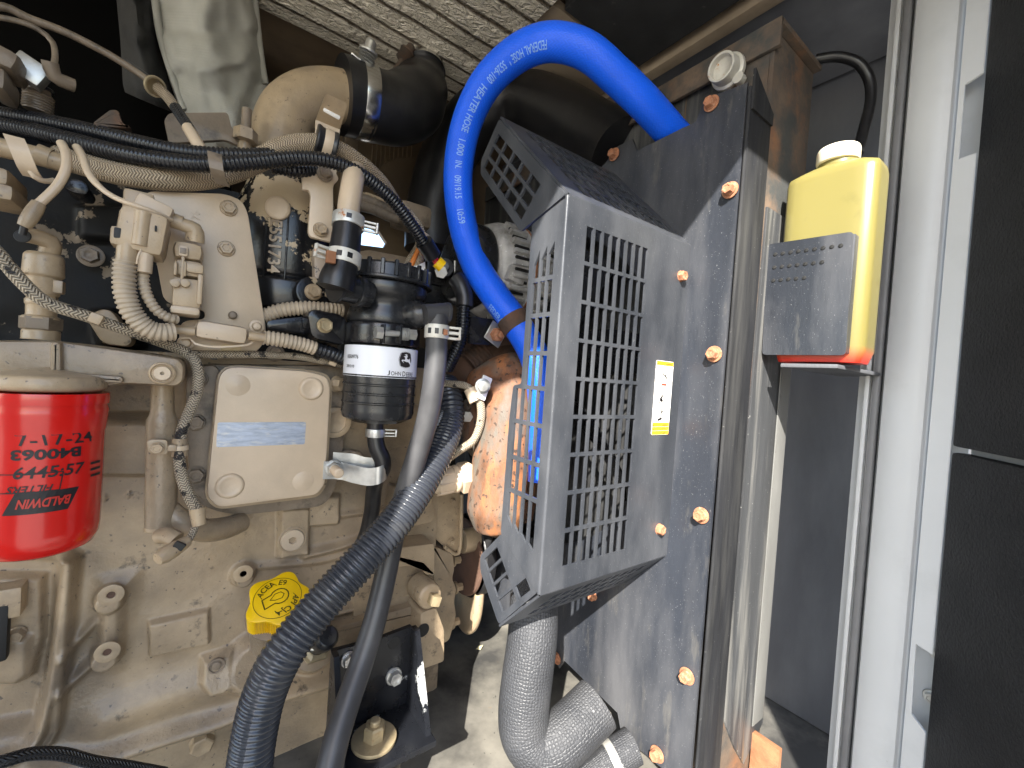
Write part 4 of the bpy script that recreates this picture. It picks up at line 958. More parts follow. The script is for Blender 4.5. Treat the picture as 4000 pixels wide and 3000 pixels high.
# bolts around the cover
bl = thing('cover_gasket_plate', 'dark stained plate with hex bolts around the square cover', 'plate', at(800, 1900, y=.52))
mk('plate', plate([(728, 1440), (860, 1420), (860, 1980), (745, 1930), (725, 1700)], .522, .01, .012, .002), 'tan_dark', bl)
for q in ((775, 1480), (765, 1650), (765, 1855)): bolt(bl, at(*q, y=.521), (0, -1, 0), .0165, .009, .022, 'tan_dark', hw=44)
for q in ((1075, 1380),): bolt(eng, at(*q, y=.525), (0, -1, 0), .0165, .008, .024, 'tan_dark', hw=40)
bolt(eng, at(1312, 1500, y=.522), (.6, -1, 0), .018, .014, .026, 'tan', hw=36)
mk('core_plug', lathe(bev([(.018, 0), (.018, .003), (.012, .004), (.012, .001), (0, .001)], .0008), at(1308, 1650, y=.528), (0, -1, 0), 32), 'tan', eng)
bolt(eng, at(1385, 1800, y=.536), (0, -1, 0), .02, .006, .03, 'tan', hw=40)
mk('casting_pad', plate([(1280, 1780), (1350, 1755), (1420, 1765), (1430, 1840), (1300, 1850)], .538, .02, .008, .003), 'tan_cast', eng)
mk('long_ledge', plate([(1290, 1560), (1640, 1580), (1650, 1720), (1420, 1790), (1290, 1760)], .55, .02, .006, .003), 'tan_cast', eng)
mk('rail', plate([(1240, 1420), (1700, 1440), (1690, 1600), (1250, 1560)], .555, .03, .006, .003), 'tan', eng)

# ================================================================== YELLOW FILLER CAP
pc = at(1085, 2335, y=.47); ax = Vector((-.12, -.50, .86)).normalized()
cp = thing('oil_filler_cap', 'yellow five-lobed oil filler cap with embossed oil can symbol', 'cap', pc-ax*.02)
M = ax.to_track_quat('Z', 'Y').to_matrix(); RC = .0295
uu = (RT-ax*RT.dot(ax)).normalized(); vv = ax.cross(uu); M = Matrix((uu, vv, ax)).transposed()
def capg():
    n = 240; V = []; F = []
    def rr_(a):
        r = RC*(.90+.10*math.cos(5*(a-.35))); lob = (math.cos(5*(a-.35)) < .35); 
        return r-(.0012*(.5+.5*math.cos(a*75)) if lob else 0)
    def r0(a): return RC*(.90+.10*math.cos(5*(a-.35)))
    for h, f, s in ((-.022, rr_, .0), (-.0035, rr_, .0), (-.003, r0, .0), (-.0006, r0, .0), (0, r0, .0012)):
        for k in range(n): a = 2*math.pi*k/n; r = f(a)-s; V.append(Vector((r*math.cos(a), r*math.sin(a), h)))
    for i in range(4):
        for k in range(n): a = i*n+k; b = i*n+(k+1) % n; F.append((a, b, b+n, a+n))
    F.append(tuple(range(n-1, -1, -1))); F.append(tuple(4*n+k for k in range(n)))
    return [M @ v+pc for v in V], F
mk('lobed_cap', capg(), 'yellow', cp)
def capput(name, g, mat, h=.0004): return mk(name, ([M @ (v+Vector((0, 0, h)))+pc for v in g[0]], g[1]), mat, cp, flat=True)
rg = [(RC*.72*math.cos(2*math.pi*k/48), RC*.72*math.sin(2*math.pi*k/48)) for k in range(49)]
capput('ring_line', stroke(rg, .0005), 'cap_ink')
def arctext(s, r, a0, size, out):                      # centred on azimuth a0, tops outwards
    g = textgeo(s, size, .02, align='CENTER'); V = []
    for v in g[0]:
        a = a0-v.x/(r+v.y); V.append(Vector(((r+v.y)*math.cos(a), (r+v.y)*math.sin(a), 0)))
    return V, g[1]
for s, a0 in (('ACEA', 2.75), ('E9', 1.72), ('API CJ-4', -.42)):
    capput('grade_mark', arctext(s, RC*.47, a0, .0078, True), 'cap_ink')
oc = [(RC*.27*math.cos(a), RC*.27*math.sin(a)+.001) for a in [math.radians(-110+25*i) for i in range(0, 15)]]
oc = [(.27*RC*math.cos(math.radians(a))+.001, .27*RC*math.sin(math.radians(a))+.002) for a in range(-95, 186, 20)]
oc = oc+[(-.0125, -.0055), (-.006, -.0135), oc[0]]
capput('oil_symbol', join(stroke(oc, .0011), stroke([(-.0055, -.004), (-.004, .003), (.0, .0062), (.004, .005), (.004, .0005), (-.001, -.003), (-.0055, -.004)], .0007)), 'cap_ink')
mk('neck', lathe(bev([(.026, -.07), (.026, -.03), (.03, -.022), (0, -.02)], .001), pc, ax, 36), 'tan_cast', cp)
# temperature sender behind the big hose
sn = thing('oil_sender', 'small grey sender with hex base beside the yellow cap', 'sensor', at(1225, 2530, y=.52))
ps = at(1228, 2530, y=.525); d_ = Vector((.1, -.75, .65)).normalized()
mk('hex_base', lathe([(.0175, 0), (.0175, .012), (.013, .014), (0, .014)], ps, d_, 6), 'zinc_yellow', sn, ang=20)
mk('collar', lathe(bev([(.024, -.004), (.024, 0), (0, 0)], .001), ps, d_, 28), 'tan', sn)
mk('plug', lathe(bev([(0, .014), (.011, .014), (.011, .03), (.013, .031), (.013, .045), (.01, .05), (0, .05)], .001), ps, d_, 24), 'plastic', sn)
mk('clip', tube([ps+d_*.02+Vector((-.013, -.006, 0)), ps+d_*.026+Vector((0, -.014, 0)), ps+d_*.02+Vector((.013, -.006, 0))], .0016, 8), 'zinc', sn)

# ================================================================== ENGINE MOUNT
mt = thing('engine_mount', 'black steel engine mount bracket with chipped paint and large nut', 'bracket', at(1460, 2960, y=.45))
ym = .47
mk('mount_plate', plate([(1296, 2545), (1470, 2500), (1612, 2446), (1622, 2790), (1500, 2900), (1312, 2960)], ym, .006, .002, .0006), 'mount_paint', mt)
def gus(name, top, zb2, dy, th):                       # upright side plate running out towards the camera
    a = at(*top, y=ym); V = [(a.x, ym, a.z), (a.x, ym-.012, a.z), (a.x, ym-dy, zb2), (a.x, ym, zb2)]; V = [Vector(v) for v in V]; W_ = [v+Vector((th, 0, 0)) for v in V]
    return mk(name, (V+W_, [(0, 1, 2, 3), (7, 6, 5, 4), (0, 4, 5, 1), (1, 5, 6, 2), (2, 6, 7, 3), (3, 7, 4, 0)]), 'mount_paint', mt)
zpl = at(1455, 2905, y=.435).z
gus('gusset', (1606, 2446), zpl-.008, .06, .006); gus('gusset', (1292, 2545), zpl-.008, .06, .006)
xa_, xb_ = at(1292, 2545, y=ym).x-.002, at(1606, 2446, y=ym).x+.008
mk('base_plate', rbox(((xa_+xb_)/2, .437, zpl-.004), (xb_-xa_, .066, .007), .001), 'mount_paint', mt)
pn = Vector((at(1460, 2905, y=.438).x, .438, zpl))
mk('washer', lathe(bev([(0, 0), (.0235, 0), (.0235, .004), (0, .004)], .0008), pn, (0, 0, 1), 40), 'zinc_yellow', mt)
mk('nut', lathe([(.0115, .004), (.0115, .0165), (.0102, .0185), (.006, .0185)], pn, (0, 0, 1), 6), 'zinc_yellow', mt, ang=20)
mk('stud_end', lathe(bev([(.0058, .016), (.0058, .0225), (.0042, .0235), (0, .0235)], .0006), pn, (0, 0, 1), 20), 'zinc_yellow', mt)
bolt(mt, at(1537, 2640, y=ym-.001), (0, -1, .1), .0165, .012, .024, 'zinc', fh=.003, hw=34)
bolt(mt, at(1360, 2575, y=ym-.001), (0, -1, .1), .0165, .012, .024, 'zinc', fh=.003, hw=34)
inst('hole', 'mh', lambda: lathe([(.0075, 0), (.007, .0004), (0, .0003)], (0, 0, 0), seg=18), 'recess_shade', mt, at(1540, 2510, y=ym-.0002), (0, -1, 0))
mk('rubber_isolator', lathe(bev([(.0, -.06), (.03, -.06), (.03, -.03), (.026, -.01), (0, -.01)], .004), pn, (0, 0, 1), 36), 'rubber', mt)
# ================================================================== HOSES
def A(px, py, y): return at(px, py, y=y)
def T(px, py, t): return at(px, py, t=t)
def pts(kind, *l): return [at(a, b, **{kind: c}) for a, b, c in l]
mk('corrugated_hose', tube(pts('y', (1738, 1500, .515), (1757, 1570, .49), (1757, 1650, .478), (1722, 1750, .46), (1650, 1885, .44), (1560, 2020, .425), (1440, 2160, .415), (1310, 2300, .41), (1195, 2435, .405), (1095, 2575, .40), (1030, 2720, .40), (996, 2860, .40), (975, 3000, .40), (960, 3150, .40)), .0178, 32, rib=(.0050, .0017)), 'corrugated', label='large black corrugated hose curving down across the tan engine', cat='hose', ang=60)
gh = thing('grey_hose', 'worn grey rubber hose running from the black filter down past the mount', 'hose', A(1290, 3060, .385))
gpts = pts('y', (1706, 1285, .425), (1703, 1400, .425), (1690, 1520, .425), (1668, 1640, .43), (1628, 1780, .435), (1585, 1920, .44), (1540, 2080, .445), (1505, 2250, .44), (1465, 2420, .43), (1415, 2580, .42), (1360, 2740, .405), (1310, 2900, .39), (1270, 3080, .375))
mk('hose', tube(gpts, .0118, 24), 'rubber_grey', gh)
def clamp(parent, c, ax, r, w, mat, tail=None, slots=0, name='clamp'):
    ax = Vector(ax).normalized(); th = .0009
    q = mk(name, lathe(bev([(r, -w/2), (r+th, -w/2), (r+th, w/2), (r, w/2)], .0003), c, ax, 40), mat, parent)
    if tail is not None:
        tl = Vector(tail).normalized(); s = ax.cross(tl).normalized(); M_ = Matrix((tl, s, ax)).transposed()
        mk('clamp_ear', join(rbox(Vector(c)+tl*(r+.005), (.014, .0035, w*.25), .0006, 1, M_), rbox(Vector(c)+tl*(r+.005)+ax*w*.4, (.016, .0022, w*.2), .0006, 1, M_), rbox(Vector(c)+tl*(r+.005)-ax*w*.4, (.016, .0022, w*.2), .0006, 1, M_), rbox(Vector(c)+tl*(r+.013), (.0022, .004, w), .0006, 1, M_)), mat, parent)
    if slots:
        vw = (CAM-Vector(c)); vw = (vw-ax*vw.dot(ax)).normalized(); s = ax.cross(vw)
        for k in range(slots):
            a = (k-(slots-1)/2)*.62; d = vw*math.cos(a)+s*math.sin(a); M_ = Matrix((d, ax.cross(d), ax)).transposed()
            mk('clamp_slot', rbox(Vector(c)+d*(r+th*.55), (.0014, r*.34, w*.42), .0004, 1, M_), 'rubber', parent)
    return q
clamp(gh, A(1706, 1296, .425), (0, 0, 1), .0122, .0145, 'clamp_pale', (1, -.35, 0), 3)
mk('rust_tab', rbox(A(1739, 1298, .412), (.0045, .004, .006), .0008), 'rust_bolt', gh)

# blue heater hose with printed lettering
bh = thing('blue_hose', 'bright blue silicone heater hose arching over the fan guard', 'hose', T(2120, 1870, .54))
bpts = pts('t', (2665, 560, .535), (2622, 517, .525), (2520, 405, .50), (2411, 300, .485), (2300, 205, .475), (2185, 166, .475), (2080, 180, .48), (1975, 245, .495), (1880, 355, .515), (1815, 510, .54), (1789, 690, .56), (1806, 870, .565), (1858, 1035, .56), (1930, 1150, .55), (2010, 1257, .54), (2078, 1370, .535), (2115, 1500, .53), (2125, 1680, .525), (2122, 1880, .52))
mk('hose', tube(bpts, .0188, 36, step=.003), 'blue', bh)
path, _ = smooth_path(bpts, .0015); TT, _, _ = frames(path); SS = [0.]
for i in range(1, len(path)): SS.append(SS[-1]+(path[i]-path[i-1]).length)
SSn = np.array(SS)
def near_s(px, py):
    best = None
    for i, p in enumerate(path):
        q = p-CAM; z = q.dot(FW); dx = 2000+FPX*q.dot(RT)/z-px; dy = 1500-FPX*q.dot(UP)/z-py
        if best is None or dx*dx+dy*dy < best[0]: best = (dx*dx+dy*dy, SS[i])
    return best[1]
def tubetext(s, px0, px1, size, roll_=0., mat='blue_ink'):
    s0, s1 = near_s(*px0), near_s(*px1); g = textgeo(s, size, .014); g = cut(g, .004); w = max(v.x for v in g[0]); V = []
    for v in g[0]:
        ss = s0+(s1-s0)*v.x/w; i = max(0, min(len(path)-2, int(np.searchsorted(SSn, ss))-1)); f_ = min(1., max(0., (ss-SS[i])/max(1e-9, SS[i+1]-SS[i]))); p = path[i].lerp(path[i+1], f_); t_ = TT[i].lerp(TT[i+1], f_).normalized()
        n_ = (CAM-p); n_ = (n_-t_*n_.dot(t_)).normalized(); b_ = -t_.cross(n_); a = (v.y-size*.35)/.0188+roll_
        V.append(p+(n_*math.cos(a)+b_*math.sin(a))*.0191)
    return mk('lettering', (V, g[1]), mat, bh, flat=True)
tubetext('FEDERAL HOSE', (2140, 165), (2015, 220), .0118, .1)
tubetext('*', (2003, 228), (1998, 232), .0118, .1)
tubetext('5526-100', (1985, 240), (1918, 312), .0118, .05)
tubetext('HEATER HOSE', (1905, 330), (1824, 515), .0118, .02)
tubetext('1.000', (1815, 540), (1800, 612), .0118, 0)
tubetext('IN.', (1797, 632), (1792, 668), .0118, 0)
tubetext('09/19.15', (1790, 700), (1790, 798), .0118, .0)
tubetext('10:59', (1797, 835), (1806, 900), .0118, .0)
tubetext('FEDERAL', (1952, 1185), (1998, 1262), .0118, -.75)
# bracket and band that hold the blue hose
hb = thing('hose_bracket', 'sooty steel bracket with square washer clamping the blue hose', 'bracket', T(1900, 1390, .55))
mk('arm', prism(roundpoly([(at(a, b, y=.475).x, at(a, b, y=.475).z) for a, b in ((1820, 1250), (1950, 1262), (2085, 1225), (2100, 1330), (1950, 1352), (1835, 1342))], .004), .475, .006, .001), 'exhaust_dark', hb)
mk('plate', plate([(1842, 1236), (1945, 1248), (1950, 1352), (1835, 1342)], .468, .006, .002, .0008), 'black_paint', hb)
p = T(2012, 1262, .54); d_ = (T(2078, 1370, .535)-T(1990, 1230, .543)).normalized()
clamp(hb, p, d_, .0192, .018, 'exhaust_dark')
M_ = rot('Y', 28); mk('square_washer', rbox(A(1936, 1306, .462), (.026, .002, .026), .0006, 1, M_), 'zinc', hb)
mk('rusty_nut', join(lathe([(.009, 0), (.009, .007), (.006, .0085), (0, .0085)], A(1937, 1308, .461), (0, -1, 0), 6), lathe([(.0045, .008), (.0045, .014), (0, .014)], A(1937, 1308, .461), (0, -1, 0), 12)), 'rust_bolt', hb)

# lower radiator hose
lr = mk('radiator_hose', tube(pts('t', (2092, 2230, .50), (2086, 2340, .485), (2080, 2480, .47), (2060, 2640, .46), (2046, 2780, .455), (2058, 2868, .452), (2108, 2918, .45), (2175, 2900, .452), (2255, 2830, .462), (2335, 2750, .475)), .0272, 40, step=.003), 'rubber_hose', label='thick grey dimpled radiator hose bending under the fan guard', cat='hose')
# drain elbow by the shroud's lower edge
df = thing('drain_fitting', 'pale hose end and rusty clamp at the shroud lower corner', 'hose fitting', T(2420, 3020, .49))
mk('hose_end', tube(pts('t', (2250, 3080, .48), (2350, 3000, .485), (2420, 2945, .49), (2475, 2915, .495)), .0165, 24), 'rubber_hose', df)
mk('collar', tube(pts('t', (2405, 2955, .489), (2475, 2912, .495)), .0185, 24), 'rubber_hose', df)
clamp(df, T(2395, 2963, .488), Vector(T(2475, 2912, .495)-T(2395, 2963, .488)), .0175, .010, 'clamp_rust')

# ================================================================== BLACK CRANKCASE FILTER
cF = at(1487, 1450, y=.478); RF = rad_at(cF, 141)
def zf(px, py): return at(px, py, y=cF.y).z
ff = thing('breather_filter', 'black ribbed breather filter with white printed label band', 'filter', (cF.x, cF.y, zf(1335, 1625)))
zl0, zl1 = (zf(1336, 1470)+zf(1614, 1479))/2, (zf(1343, 1346)+zf(1623, 1365))/2
zb_ = (zf(1329, 1612)+zf(1609, 1622))/2
pr_ = [(0, zb_-.008), (RF*.7, zb_-.008), (RF*.96, zb_-.003), (RF*1.01, zb_+.003)]
h = zb_+.006
while h < zl0-.004:
    pr_ += [(RF*1.0, h), (RF*1.0, h+.0065), (RF*1.022, h+.0075), (RF*1.022, h+.0085), (RF*1.0, h+.0095)]; h += .0098
pr_ += [(RF*.995, zl0), (RF*.995, zl1), (0, zl1)]
mk('ribbed_bowl', lathe(pr_, (cF.x, cF.y, 0), (0, 0, 1), 64), 'plastic', ff, ang=30)
aC = math.atan2(-cF.y, -cF.x)
rl = RF*1.0
lb = mk('label_band', lathe([(rl, zl0+.0008), (rl+.0006, zl0+.001), (rl+.0006, zl1-.001), (rl, zl1-.0008)], (cF.x, cF.y, 0), (0, 0, 1), 72), 'label_white', ff)
def fcyl(name, g, px, py, mat, off=.0010):
    a, z = cyl_hit(px, py, cF, rl); return mk(name, on_cyl(cut(g, .004), cF, rl, a, z, False, off), mat, lb, flat=True)
def ftext(s, x0, x1, y0, y1, bold=.01, small=None):
    a0, z0_ = cyl_hit(x0, (y0+y1)/2, cF, rl); a1, _ = cyl_hit(x1, (y0+y1)/2, cF, rl); zt = cyl_hit((x0+x1)/2, y0, cF, rl)[1]; zb2 = cyl_hit((x0+x1)/2, y1, cF, rl)[1]
    g = textgeo(s, 1., bold); mx = min(v.x for v in g[0]); w = max(v.x for v in g[0])-mx; my = min(v.y for v in g[0]); hh = max(v.y for v in g[0])-my
    g = ([Vector(((v.x-mx)/w*(a1-a0)*rl, (v.y-my)/hh*(zt-zb2), 0)) for v in g[0]], g[1])
    mk('lettering', on_cyl(cut(g, .004), cF, rl, a0, zb2, False, .0010), 'ink', lb, flat=True)
ftext('RE509776', 1362, 1402, 1385, 1400); ftext('201310', 1358, 1386, 1424, 1435)
ftext('J', 1512, 1522, 1447, 1466, .008); ftext('OHN', 1526, 1564, 1451, 1467, .008); ftext('D', 1570, 1581, 1451, 1470, .008); ftext('EERE', 1584, 1608, 1455, 1471, .008)
# emblem: rounded shield with a leaping stag
a0, zc_ = cyl_hit(1583, 1406, cF, rl); e = (cyl_hit(1583, 1372, cF, rl)[1]-cyl_hit(1583, 1440, cF, rl)[1])/68.
ew = abs(cyl_hit(1610, 1406, cF, rl)[0]-cyl_hit(1556, 1406, cF, rl)[0])*rl/54.
def em(pl): return [(x*ew, y*e) for x, y in pl]
sh_ = em([(-18, 28), (0, 33), (18, 28), (24, 0), (18, -28), (0, -33), (-18, -28), (-24, 0)])
def fillp(pl): 
    pl = roundpoly(pl, .0018, 3); bm = bmesh.new(); vs = [bm.verts.new((x, y, 0)) for x, y in pl]; f_ = bm.faces.new(vs); bmesh.ops.triangulate(bm, faces=[f_]); return bm_geo(bm)
mk('emblem_ground', on_cyl(cut(fillp(sh_), .003), cF, rl, a0, zc_, False, .0009), 'ink', lb, flat=True)
sh2 = [(x*.93, y*.95) for x, y in sh_]
mk('emblem_line', on_cyl(cut(stroke(sh2+[sh2[0]], 1.3*e), .003), cF, rl, a0, zc_, False, .0011), 'label_white', lb, flat=True)
deer = em([(-9, 13), (-4, 15), (0, 16), (-3, 19), (-7, 21), (-3, 21), (0, 24), (1, 20), (3, 24), (4, 17), (6, 14), (4, 10), (3, 4), (12, 2), (15, 8), (16, 1), (16, -4), (19, -14), (21, -24), (16, -16), (9, -8), (2, -8), (-5, -5), (-11, -4), (-6, -14), (-15, -4), (-13, 0), (-4, 0), (-3, 6), (-5, 11)])
def fillraw(pl): bm = bmesh.new(); vs = [bm.verts.new((x, y, 0)) for x, y in pl]; f_ = bm.faces.new(vs); bmesh.ops.triangulate(bm, faces=[f_]); return bm_geo(bm)
mk('emblem_stag', on_cyl(cut(fillraw(deer), .003), cF, rl, a0, zc_, False, .0012), 'label_white', lb, flat=True)
# clamp band with bolt
zk0, zk1 = zl1+.0015, (zf(1340, 1262)+zf(1640, 1285))/2
mk('clamp_band', lathe(bev([(RF*.99, zk0), (RF*1.03, zk0), (RF*1.045, zk0+.003), (RF*1.045, zk1-.003), (RF*1.03, zk1), (RF*.99, zk1)], .001), (cF.x, cF.y, 0), (0, 0, 1), 64), 'black_paint', ff)
tq = A(1538, 1302, cF.y-RF*1.12)
for q in (1495, 1560): mk('clamp_lug', rbox(A(q, 1305, cF.y-RF*1.1), (.0022, .010, .020), .0006), 'black_paint', ff)
mk('clamp_bolt', join(tube([A(1470, 1299, cF.y-RF*1.13), A(1600, 1306, cF.y-RF*1.13)], .003, 14, .02), lathe([(.0065, 0), (.0065, .007), (0, .007)], A(1466, 1298, cF.y-RF*1.13), (1, 0, 0), 6), lathe([(.006, 0), (.006, .007), (0, .007)], A(1598, 1306, cF.y-RF*1.13), (1, 0, 0), 6),
     *[lathe([(.0045, 0), (.0066, .001), (.0066, .002), (.0045, .003)], A(1566+k*7.5, 1304+k*.5, cF.y-RF*1.13), (1, 0, 0), 16) for k in range(4)]), 'zinc', ff)
# upper body and ribbed cap
zu = (zf(1650, 1163)); zc0 = zf(1671, 1150); zc1 = zf(1671, 1088)
mk('filter_body', lathe(bev([(RF*.95, zk1), (RF*1.0, zk1+.002), (RF*1.0, zk1+.010), (RF*.93, zk1+.020), (RF*.98, zk1+.026), (RF*1.16, zc0-.012), (RF*1.18, zc0), (0, zc0)], .003), (cF.x, cF.y, 0), (0, 0, 1), 64), 'plastic', ff)
mk('cap', lathe(bev([(RF*1.1, zc0), (RF*1.30, zc0+.001), (RF*1.30, zc0+.004), (RF*1.2, zc0+.0045), (RF*1.2, zc1-.002), (RF*1.17, zc1), (RF*.9, zc1+.001), (0, zc1+.001)], .001), (cF.x, cF.y, 0), (0, 0, 1), 64), 'plastic', ff)
for k in range(22):
    a = 2*math.pi*k/22; d = Vector((math.cos(a), math.sin(a), 0)); M_ = Matrix((d, Vector((-d.y, d.x, 0)), Vector((0, 0, 1)))).transposed()
    mk('grip', rbox(Vector((cF.x, cF.y, (zc0+zc1)/2+.003))+d*RF*1.215, (.004, .0042, zc1-zc0-.002), .0008, 1, M_), 'plastic', ff)
# ports
p = A(1440, 1150, cF.y-RF*.75); q_ = A(1322, 1118, cF.y-RF*.95)
mk('inlet_port', join(tube([p, q_], .0135, 24, .01), lathe(bev([(.0165, 0), (.0165, .005), (.0135, .006)], .001), p.lerp(q_, .28), q_-p, 28)), 'plastic', ff)
q2 = A(1318, 1116, cF.y-RF*.95)
mk('inlet_elbow', tube([q_+(q_-p).normalized()*.004, q2], .0165, 28, rprof=[(0, .0165), (1, .0165)]), 'rubber', ff)
p = A(1610, 1232, cF.y-RF*.75); q3 = A(1660, 1228, cF.y-RF*1.1)
mk('outlet_port', tube([p, A(1640, 1230, cF.y-RF*1.0), q3], .0155, 24, .01, rprof=[(0, .017), (.6, .0155), (1, .012)]), 'plastic', ff)
mk('outlet_tee', join(tube([A(1655, 1228, .425), A(1748, 1222, .425)], .0108, 24, .01), tube([A(1705, 1230, .425), A(1706, 1285, .425)], .0118, 24, .01), lathe(bev([(.0108, 0), (.0116, 0), (.0116, .004), (.0085, .004), (.0085, -.006), (0, -.006)], .0006), A(1738, 1222, .425), Vector((1, 0, 0)), 28)), 'rubber_grey', ff)

# formed hose from the filter up to the tan pipe
uh = thing('breather_hose', 'short black formed hose with two spring clamps under a tan pipe', 'hose', A(1350, 1080, .44))
hp = pts('y', (1312, 1128, .43), (1325, 1075, .43), (1340, 1020, .432), (1352, 940, .434), (1360, 860, .437))
mk('hose', tube(hp, .0137, 28, rprof=[(0, .0165), (.12, .0165), (.3, .0145), (1, .0132)]), 'rubber', uh)
d_ = (hp[3]-hp[2]).normalized()
clamp(uh, A(1343, 1012, .432), d_, .0148, .0125, 'clamp_pale', (-1, -.3, .05), 2)
clamp(uh, A(1361, 868, .437), (hp[4]-hp[3]).normalized(), .0140, .0115, 'clamp_rust', (.95, -.4, -.1), 1)
mk('rust_tab', rbox(A(1292, 1005, .418), (.008, .006, .011), .0008), 'rust', uh)
mk('breather_pipe', tube(pts('y', (1358, 900, .438), (1362, 820, .44), (1372, 745, .444), (1380, 700, .452), (1385, 676, .47), (1395, 668, .50)), .0104, 24), 'tan_clean', label='tan painted pipe end pointing up beside the slotted bracket', cat='pipe')
# drain hose under the filter, with strap
dh = thing('drain_hose', 'thin black drain hose curving down below the ribbed filter', 'hose', A(1400, 2200, .53))
dp_ = pts('y', (1466, 1648, .478), (1466, 1700, .478), (1474, 1752, .476), (1494, 1795, .474), (1494, 1832, .476), (1470, 1872, .485), (1460, 1920, .495), (1452, 2000, .505), (1432, 2085, .512), (1402, 2150, .52), (1370, 2200, .53))
mk('hose', tube(dp_, .0092, 20), 'rubber', dh)
clamp(dh, A(1466, 1690, .478), (0, 0, 1), .0096, .009, 'zinc', (1, -.3, 0))
st = thing('strap_clamp', 'galvanised strap looped round the drain hose and bolted beside the square cover', 'strap', A(1400, 1880, .5))
sp_ = pts('y', (1262, 1836, .497), (1330, 1838, .496), (1385, 1852, .486), (1440, 1862, .474), (1480, 1856, .466), (1506, 1838, .47), (1500, 1822, .485), (1470, 1822, .49), (1420, 1818, .494), (1380, 1806, .499), (1300, 1800, .502))
mk('band', ribbon(sp_, (0, .0, .0195), .0014), 'zinc', st)
bolt(st, A(1302, 1828, .495), (0, -1, 0), .0135, .008, .019, 'zinc')
mk('stud', lathe(bev([(.0055, 0), (.0055, .016), (.004, .017), (0, .017)], .0005), A(1304, 1832, .49), (.1, -1, -.1), 18), 'tan_clean', st)

# ================================================================== ALTERNATOR
aC_ = T(1990, 1078, .645)
al = thing('alternator', 'dusty cast aluminium alternator behind the blue hose', 'alternator', (aC_.x, aC_.y, aC_.z-.075))
X0 = aC_.x-.058
mk('housing', lathe(bev([(0, 0), (.048, 0), (.062, .006), (.068, .02), (.070, .048), (.0715, .05), (.0715, .056), (.070, .058), (.069, .085), (.06, .1), (.04, .106), (0, .106)], .003), (X0, aC_.y, aC_.z), (1, 0, 0), 72), 'alu', al)
mk('seam', lathe([(.0705, .0505), (.0722, .0515), (.0722, .0545), (.0705, .0555)], (X0, aC_.y, aC_.z), (1, 0, 0), 72), 'rust', al)
va = math.atan2(-(aC_.z-.6), -aC_.y)
for half, x_, ln in ((0, X0+.030, .030), (1, X0+.078, .024)):
    for k in range(11):
        a = math.radians(128+k*13); d = Vector((0, math.cos(a), math.sin(a))); s = Vector((1, 0, 0)); M_ = Matrix((s, d, s.cross(d))).transposed()
        mk('cooling_rib', rbox(Vector((x_, aC_.y, aC_.z))+d*(.070 if half == 0 else .068), (ln, .009, .0065), .0025, 2, M_), 'alu', al)
        a2 = a+math.radians(6.5); d = Vector((0, math.cos(a2), math.sin(a2))); M_ = Matrix((s, d, s.cross(d))).transposed()
        if k % 2 == 0 or half == 0: mk('vent_slot', rbox(Vector((x_, aC_.y, aC_.z))+d*.069, (ln*.8, .004, .004), .001, 1, M_), 'recess_shade', al)
mk('clamp_foot', rbox(T(2010, 1075, .575), (.028, .014, .022), .004, 2, rot('Y', 10)), 'alu', al)
mk('end_cover', lathe(bev([(0, -.035), (.05, -.035), (.058, -.025), (.058, .0), (0, .0)], .004), (X0, aC_.y, aC_.z), (1, 0, 0), 48), 'plastic', al)
for k in range(9):
    a = math.radians(120+k*16); d = Vector((0, math.cos(a), math.sin(a))); M_ = Matrix((Vector((1, 0, 0)), d, Vector((1, 0, 0)).cross(d))).transposed()
    mk('cover_fin', rbox(Vector((X0-.036, aC_.y, aC_.z))+d*.038, (.003, .024, .004), .0008, 1, M_), 'plastic', al)
mk('name_tag', rbox(T(1803, 1066, .595), (.022, .0012, .032), .0005, 1, rot('Y', -8)), 'label_paper', al)
for k in range(9): mk('bar_mark', rbox(T(1803, 1066, .595)+Vector((-.001, -.0009, -.006+.0016*k)), (.013, .0004, .0008 if k % 3 else .0012), 0, 1, rot('Y', -8)), 'ink', al)
mk('terminal_block', join(rbox(T(1712, 1070, .63), (.05, .03, .04), .005), rbox(T(1682, 1130, .63), (.05, .03, .05), .006)), 'plastic', al)
mk('terminal_boss', lathe(bev([(.013, 0), (.013, .012), (.007, .013), (.007, .02), (0, .02)], .001), T(1735, 1052, .60), (-.5, -1, 0), 24), 'rubber_grey', al)
mk('terminal_nut', lathe([(.0085, 0), (.0085, .008), (0, .008)], T(1725, 1062, .575), (-.6, -1, -.3), 6), 'zinc', al)

# ================================================================== EXHAUST HOUSING (rust) in the sun
ex = thing('exhaust_housing', 'rusty orange cast exhaust housing beside the slotted fan guard', 'exhaust', T(1950, 2110, .55))
body = tube(pts('t', (1995, 1440, .575), (1990, 1560, .565), (1972, 1720, .56), (1955, 1880, .555), (1945, 2000, .55), (1948, 2085, .55)), .036, 28, rprof=[(0, .022), (.12, .030), (.3, .036), (.6, .0395), (.85, .040), (.95, .032), (1, .014)])
dome = tube(pts('t', (1842, 1545, .585), (1880, 1500, .578), (1950, 1470, .575), (2040, 1465, .58), (2100, 1500, .6)), .026, 24, rprof=[(0, .010), (.2, .022), (.6, .030), (1, .03)])
dome2 = tube(pts('t', (1950, 1430, .58), (2020, 1445, .575), (2080, 1500, .58)), .022, 20, rprof=[(0, .012), (.5, .024), (1, .02)])
pipe_ = tube(pts('t', (1892, 1502, .545), (2000, 1512, .55)), .0085, 16)
lobe = tube(pts('t', (1820, 1560, .60), (1845, 1620, .60), (1860, 1700, .60), (1868, 1780, .595)), .018, 20, rprof=[(0, .008), (.3, .018), (.8, .02), (1, .01)])
